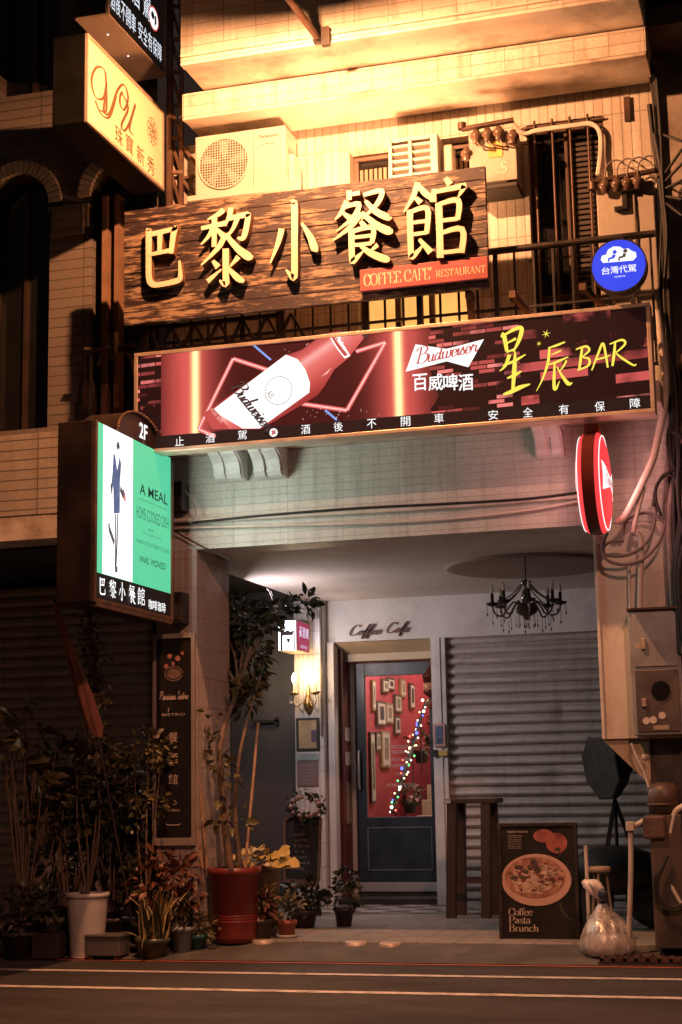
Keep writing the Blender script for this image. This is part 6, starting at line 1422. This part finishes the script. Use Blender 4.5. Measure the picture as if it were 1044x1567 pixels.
# tall white ribbed pot with a thin weeping tree
t = bushy('slender_tree', 'thin stemmed small tree in a tall white ribbed pot', -2.50, -.30, .015, .162, .48, pot_white,
   [((.02,0,1.16), .16, 90, .06, .03, 'leaf_mid'), ((.10,0,1.10), .16, 70, .06, .03, 'leaf_mid'), ((-.06,0,.62), .14, 40, .08, .04, 'leaf_dark'), ((.12,.0,.75), .16, 60, .08, .04, 'leaf_dark'), ((-.1,0,.95), .15, 40, .10, .04, 'leaf_dark')], 26,
   [(-2.44,-.30,1.66), (-2.40,-.28,1.60), (-2.56,-.3,1.2), (-2.40,-.3,1.25), (-2.6,-.3,1.45)])
# variegated snake plant
t = thing('snake_plant', (-1.95, -.30, .02), 'spiky yellow edged snake plant in a low clear pot at the kerb', 'plant')
pot('pot', -1.95, -.30, .015, .10, .125, .145, pot_glass, t); soil(-1.95, -.30, .13, .105, t)
random.seed(9)
def blade(mbs, base, az, lean, l, w, bend):
    base = Vector(base); d = Vector((math.cos(az), math.sin(az), 0)); sd = Vector((-math.sin(az), math.cos(az), 0)); n = 8; L_, Rr, Li, Ri = [], [], [], []
    for k in range(n+1):
        f = k/n; th = lean+bend*f*f; c = base+d*(l*f*math.sin(lean+bend*f*f*.6))+Vector((0,0,l*f*math.cos(lean+bend*f*f*.6))); ww = w*(1-f**2.2)*(.65+.7*f if f < .5 else 1)/2
        L_.append(c+sd*ww); Rr.append(c-sd*ww); Li.append(c+sd*ww*.70-d*.006); Ri.append(c-sd*ww*.70-d*.006)
    m = n+1
    mbs[0].add(Li+Ri, [(i, i+1, i+1+m, i+m) for i in range(n)], True)
    for A, B in ((L_, Li), (Ri, Rr)): mbs[1].add(A+B, [(i, i+1, i+1+m, i+m) for i in range(n)], True)
g, e = MB(), MB()
for k in range(26):
    az = random.uniform(0, 6.28); ln = random.uniform(.04,.62); blade((g, e), (-1.95+random.uniform(-.07,.10), -.30+random.uniform(-.06,.06), .13), az, ln, random.uniform(.26,.47), random.uniform(.05,.075), random.uniform(0,.5))
blade((g, e), (-2.02,-.33,.14), 3.3, .9, .30, .035, 1.3); blade((g, e), (-1.93,-.38,.14), -1.5, .8, .22, .035, 1.6)
g.build('leaves', mat('snake_green', (.045,.055,.022), .4, 0, .4, 14), t); e.build('leaf_edges', mat('snake_edge', (.50,.36,.14), .4, 0, .15), t)
bushy('pale_pot_plant', 'pale blue grey bucket pot with dull leaves right of the snake plant', -1.78, -.12, .03, .085, .20, pot_pale, [((0,0,.08), .12, 60, .08, .04, 'leaf_dark')])
# croton bush
bushy('croton_bush', 'bushy reddish brown leaved shrub behind the snake plant', -2.03, .0, .05, .15, .28, pot_dark,
   [((0,0,.20), .22, 200, .09, .042, 'leaf_red'), ((.17,-.02,.30), .16, 110, .085, .04, 'leaf_red'), ((-.16,.0,.22), .17, 110, .085, .04, 'leaf_dark'), ((.24,-.02,.08), .12, 60, .08, .04, 'leaf_red'), ((.02,0,.42), .13, 70, .08, .038, 'leaf_red')], 0, [(-2.1,0,.6),(-1.9,0,.7),(-1.85,0,.5)])
# slim pink barked tree
bushy('slim_tree', 'slim tree with pinkish bark and small leaves before the bistro panel', -2.08, -.12, .04, .11, .22, pot_dark,
   [((.0,0,1.36), .16, 80, .055, .03, 'leaf_mid'), ((-.14,0,1.22), .14, 55, .055, .03, 'leaf_mid'), ((.12,0,1.30), .12, 45, .055, .03, 'leaf_mid'), ((-.06,0,1.0), .16, 55, .06, .03, 'leaf_mid'), ((.08,0,.92), .12, 40, .055, .03, 'leaf_mid'), ((-.18,0,.78), .14, 40, .06, .03, 'leaf_dark')], 0,
   [(-2.06,-.12,1.72),(-2.2,-.1,1.5),(-1.95,-.12,1.6),(-2.18,-.1,1.25)])
t = thing('grey_planter', (-2.30, -.35, .02), 'low grey planter box between the ribbed pot and the snake plant', 'planter')
MB().box(-2.44,-2.16,-.45,-.25,.035,.185).box(-2.45,-2.15,-.46,-.24,.17,.192).build('box', mat('planter_grey', (.11,.10,.095), .6, 0, .2), t, bevel=.006); MB().box(-2.42,-2.39,-.44,-.26,.008,.034).box(-2.21,-2.18,-.44,-.26,.008,.034).build('foot', M['rust_steel'], t)
bushy('teal_pot_plant', 'low fine leaved plant in a teal pot at the foot of the pillar', -1.70, -.02, .05, .082, .115, pot_teal, [((0,0,.06), .12, 120, .045, .022, 'leaf_mid'), ((.10,.0,.06), .10, 60, .045, .022, 'leaf_mid')])
bushy('terracotta_plant', 'small drooping plant in a dark pot in front of the beige pot', -1.30, .33, .085, .10, .17, pot_dark, [((0,0,.10), .13, 80, .075, .035, 'leaf_red'), ((.02,0,.18), .10, 50, .07, .03, 'leaf_mid')])
bushy('saucer_plant', 'small red terracotta pot on a pale saucer with sparse leaves', -1.12, .45, .105, .075, .13, pot_terra, [((0,0,.08), .11, 60, .08, .036, 'leaf_mid')])
o = MB().lathe([(0,.10),(.08,.10),(.095,.125),(.085,.125),(.075,.108)], (-1.12,.45,0), 24).build('plant_saucer', pot_white); tag(o, 'pale saucer under the small red terracotta pot', 'saucer')
bushy('glossy_plant', 'dark glossy leaved plant in a black pot at the foot of the chalkboard', -1.26, 1.35, .10, .11, .15, pot_dark, [((0,0,.10), .16, 80, .10, .055, 'leaf_dark'), ((.10,0,.14), .11, 40, .09, .05, 'leaf_dark')])
bushy('shade_plant', 'dim small plant nearest the door step', -.95, 1.5, .10, .08, .16, pot_dark, [((0,0,.10), .13, 60, .08, .045, 'leaf_dark'), ((.02,0,.24), .10, 30, .08, .045, 'leaf_dark')])
# palm-like plants in the dark at the far left
def palm(label, x, y, h, n, m, potm, seed):
    random.seed(seed); t = thing('broad_leaf_plant', (x, y, .02), label, 'plant', None)
    pot('pot', x, y, .02, .13, .16, .26, potm, t); soil(x, y, .25, .14, t)
    s, lf = MB(), MB()
    for k in range(n):
        a = 2*math.pi*k/n+random.uniform(-.3,.3); tp = Vector((x+math.cos(a)*random.uniform(.1,.35), y+math.sin(a)*random.uniform(.05,.22), h*random.uniform(.6,1.0)))
        stems(s, (x, y, .25), [tp], .010)
        for j in range(5):
            d = Vector((math.cos(a)+random.uniform(-.7,.7), math.sin(a)+random.uniform(-.7,.7), random.uniform(-.5,.5))); lf.leaf(tp, d, random.uniform(.16,.28), random.uniform(.05,.09), .18)
    s.build('stems', M['bark'], t); lf.build('leaves', m, t)
palm('tall broad leaved plant with bare stems at the far left edge', -3.05, -.30, 2.0, 15, M['leaf_mid'], pot_dark, 2)
palm('broad leaved plant with pale tips left of the white ribbed pot', -2.78, -.05, 1.55, 15, M['leaf_mid'], pot_terra, 5)
palm('dark leafy plant behind the white ribbed pot', -2.46, .10, 1.45, 16, M['leaf_dark'], pot_dark, 7)
palm('dark plant half hidden behind the croton shrub', -2.24, .15, 1.65, 14, M['leaf_dark'], pot_dark, 8)
bushy('low_dark_plant', 'low dark bushy plant in the left bottom corner', -3.02, -.42, .01, .14, .2, pot_dark, [((0,0,.16), .2, 110, .08, .04, 'leaf_dark'), ((.2,0,.2), .16, 70, .08, .04, 'leaf_dark')])
bushy('dense_shrub', 'dense dull leaved shrub filling the gap left of the bistro panel', -2.55, .12, .05, .14, .3, pot_dark,
   [((0,0,.45), .24, 150, .12, .05, 'leaf_dark'), ((.18,0,.75), .2, 130, .11, .05, 'leaf_dark'), ((-.15,0,.85), .22, 140, .12, .05, 'leaf_mid'), ((.05,0,1.10), .18, 110, .11, .045, 'leaf_dark'), ((.28,0,.40), .18, 90, .11, .05, 'leaf_dark')], 0, [(-2.5,.12,1.2),(-2.7,.1,1.1),(-2.4,.1,1.0),(-2.55,.1,1.4)])
bushy('fern_shrub', 'feathery brown green shrub at the far left behind the broad leaves', -2.98, .15, .05, .14, .3, pot_dark,
   [((0,0,.35), .24, 130, .13, .045, 'leaf_dark'), ((.12,0,.70), .22, 120, .12, .045, 'leaf_mid'), ((-.15,0,.80), .2, 110, .12, .045, 'leaf_dark'), ((.05,0,1.15), .18, 90, .12, .045, 'leaf_mid')], 0, [(-2.9,.15,1.2),(-3.1,.1,1.1),(-2.95,.1,1.5)])
t = thing('stacked_pot', (-2.76, -.36, .02), 'dim clay pot standing on a dark crate left of the ribbed pot', 'pot')
MB().box(-2.88,-2.66,-.48,-.26,.01,.20).build('crate', pot_dark, t, bevel=.006); pot('pot', -2.77, -.37, .201, .07, .09, .11, mat('pot_clay', (.17,.13,.11), .6), t)
t = thing('white_trough', (-2.45, .28, .40), 'pinkish white trough on a stand behind the ribbed pot', 'planter')
MB().box(-2.68,-2.28,.12,.30,.46,.67).build('trough', mat('trough', (.36,.28,.25), .6), t, bevel=.008); MB().box(-2.66,-2.62,.14,.28,.05,.459).box(-2.34,-2.30,.14,.28,.05,.459).build('stand', M['dark'], t)
# furled umbrella and hanging creeper
t = thing('furled_umbrella', (-2.55, -.32, .02), 'furled salmon brown patio umbrella leaning below the green menu box', 'umbrella')
a = at(84, 925, Y=-1.0); c = at(150, 1128, Y=-.62); bb = MB(); n = 26; vs = []; mm = 14
for j in range(mm):
    f = j/(mm-1); ctr = a.lerp(c, f); r = (.014+.040*min(1, f*1.5)**.8)*(1 if f < .9 else 1-.5*((f-.9)/.1)**1.4)
    for k in range(n):
        q = 2*math.pi*k/n; w = 1+.34*math.sin(q*5+f*7)*(.3+.7*f)+.1*math.sin(q*3); vs.append(ctr+Vector((r*w*math.cos(q), r*w*math.sin(q)*.75, 0)))
bb.add(vs, [(j*n+k, j*n+(k+1)%n, (j+1)*n+(k+1)%n, (j+1)*n+k) for j in range(mm-1) for k in range(n)], True)
bb.build('canopy', mat('umbrella_cloth', (.30,.115,.075), .7, 0, .35, 5, .2, 60), t)
MB().tube([tuple(a+Vector((-.01,0,.05))), tuple(c), (c.x+.10, -.08, .05)], .009, 8).build('pole', pot_dark, t)
MB().lathe([(0,.06),(.12,.06),(.12,.10),(.04,.12),(.03,.19)], (c.x+.10, -.08, 0), 20).build('base', pot_dark, t)
t = thing('hanging_creeper', (-2.50, -.30, 2.8), 'creeper hanging in a leafy column from the bottom of the green menu box', 'plant')
p0, p1 = at(133, 915, Y=-.42), at(152, 1085, Y=-.42); MB().tube([tuple(p0), tuple(p1)], .012, 6).build('stem', M['bark'], t)
b = MB(); random.seed(41)
for k in range(420):
    p = p0.lerp(p1, random.random()); d = Vector((random.uniform(-1,1), random.uniform(-1,.4), random.uniform(-.8,.2))); b.leaf(p+Vector((random.gauss(0,.045), random.gauss(0,.04), 0)), d, random.uniform(.03,.055), .03)
b.build('foliage', M['leaf_mid'], t)
# chalkboard easel and wreath
t = thing('chalkboard', (-1.65, 2.6, .1), 'arched black chalkboard on an easel left of the door', 'chalkboard')
lean2 = lambda u, v, d=0: Vector((-1.66+u, 2.55+.10*v+d, .42+v))
ap = [(-.165,0),(.165,0),(.175,.55)]+[(.175*math.cos(math.pi*k/14), .55+.06*math.sin(math.pi*k/14)) for k in range(1, 14)]+[(-.175,.55)]
MB().prism(ap, lean2, 0, .02).build('slate', mat('slate', (.022,.024,.024), .5, 0, .4, 9, .1, 60), t)
b = MB()
for p, q in zip(ap, ap[1:]+ap[:1]): b.bar(lean2(*p, -.004), lean2(*q, -.004), .022, .03)
b.build('frame', M['bark'], t)
b = MB(); text(b, 'MENU', lean2, -.05, .05, .50, .52, -.003)
for k in range(7): text(b, ('COFFEE', 'LATTE', 'TEA', 'PASTA', 'TOAST', 'CAKE', 'SOUP')[k], lean2, -.10+.03*(k % 2), .02+.03*(k % 3), .41-k*.052, .432-k*.052, -.003)
b.build('chalk_lettering', mat('chalk', (.22,.22,.21), .8), t)
MB().bar(lean2(-.14,0,.03), (-1.80,2.62,.10), .03).bar(lean2(.14,0,.03), (-1.52,2.62,.10), .03).bar(lean2(0,.5,.03), (-1.66,2.95,.10), .025).build('easel_leg', M['wood'], t)
MB().box(-1.84,-1.50,2.53,2.58,.36,.42).build('ledge', mat('ledge_tan', (.22,.12,.085), .6), t)
t = thing('flower_wreath', (-1.60, 2.55, 1.12), 'dried flower wreath resting on top of the arched chalkboard', 'wreath')
b, bl = MB(), MB(); random.seed(13)
for k in range(120):
    a = random.uniform(0, 6.28); c = Vector((-1.60+.15*math.cos(a)+random.gauss(0,.02), 2.56+random.gauss(0,.03), 1.10+.10*math.sin(a)+random.gauss(0,.02))); b.leaf(c, (random.uniform(-1,1), random.uniform(-1,.3), random.uniform(-1,1)), .06, .03)
for k in range(20):
    a = random.uniform(0, 6.28); bl.ball((-1.60+.14*math.cos(a), 2.50+random.gauss(0,.01), 1.10+.09*math.sin(a)), random.uniform(.015,.028), 8, 5)
b.build('leaves', M['leaf_dark'], t); bl.build('blossom', mat('dried_bloom', (.36,.22,.19), .7, 0, .4, 30), t)
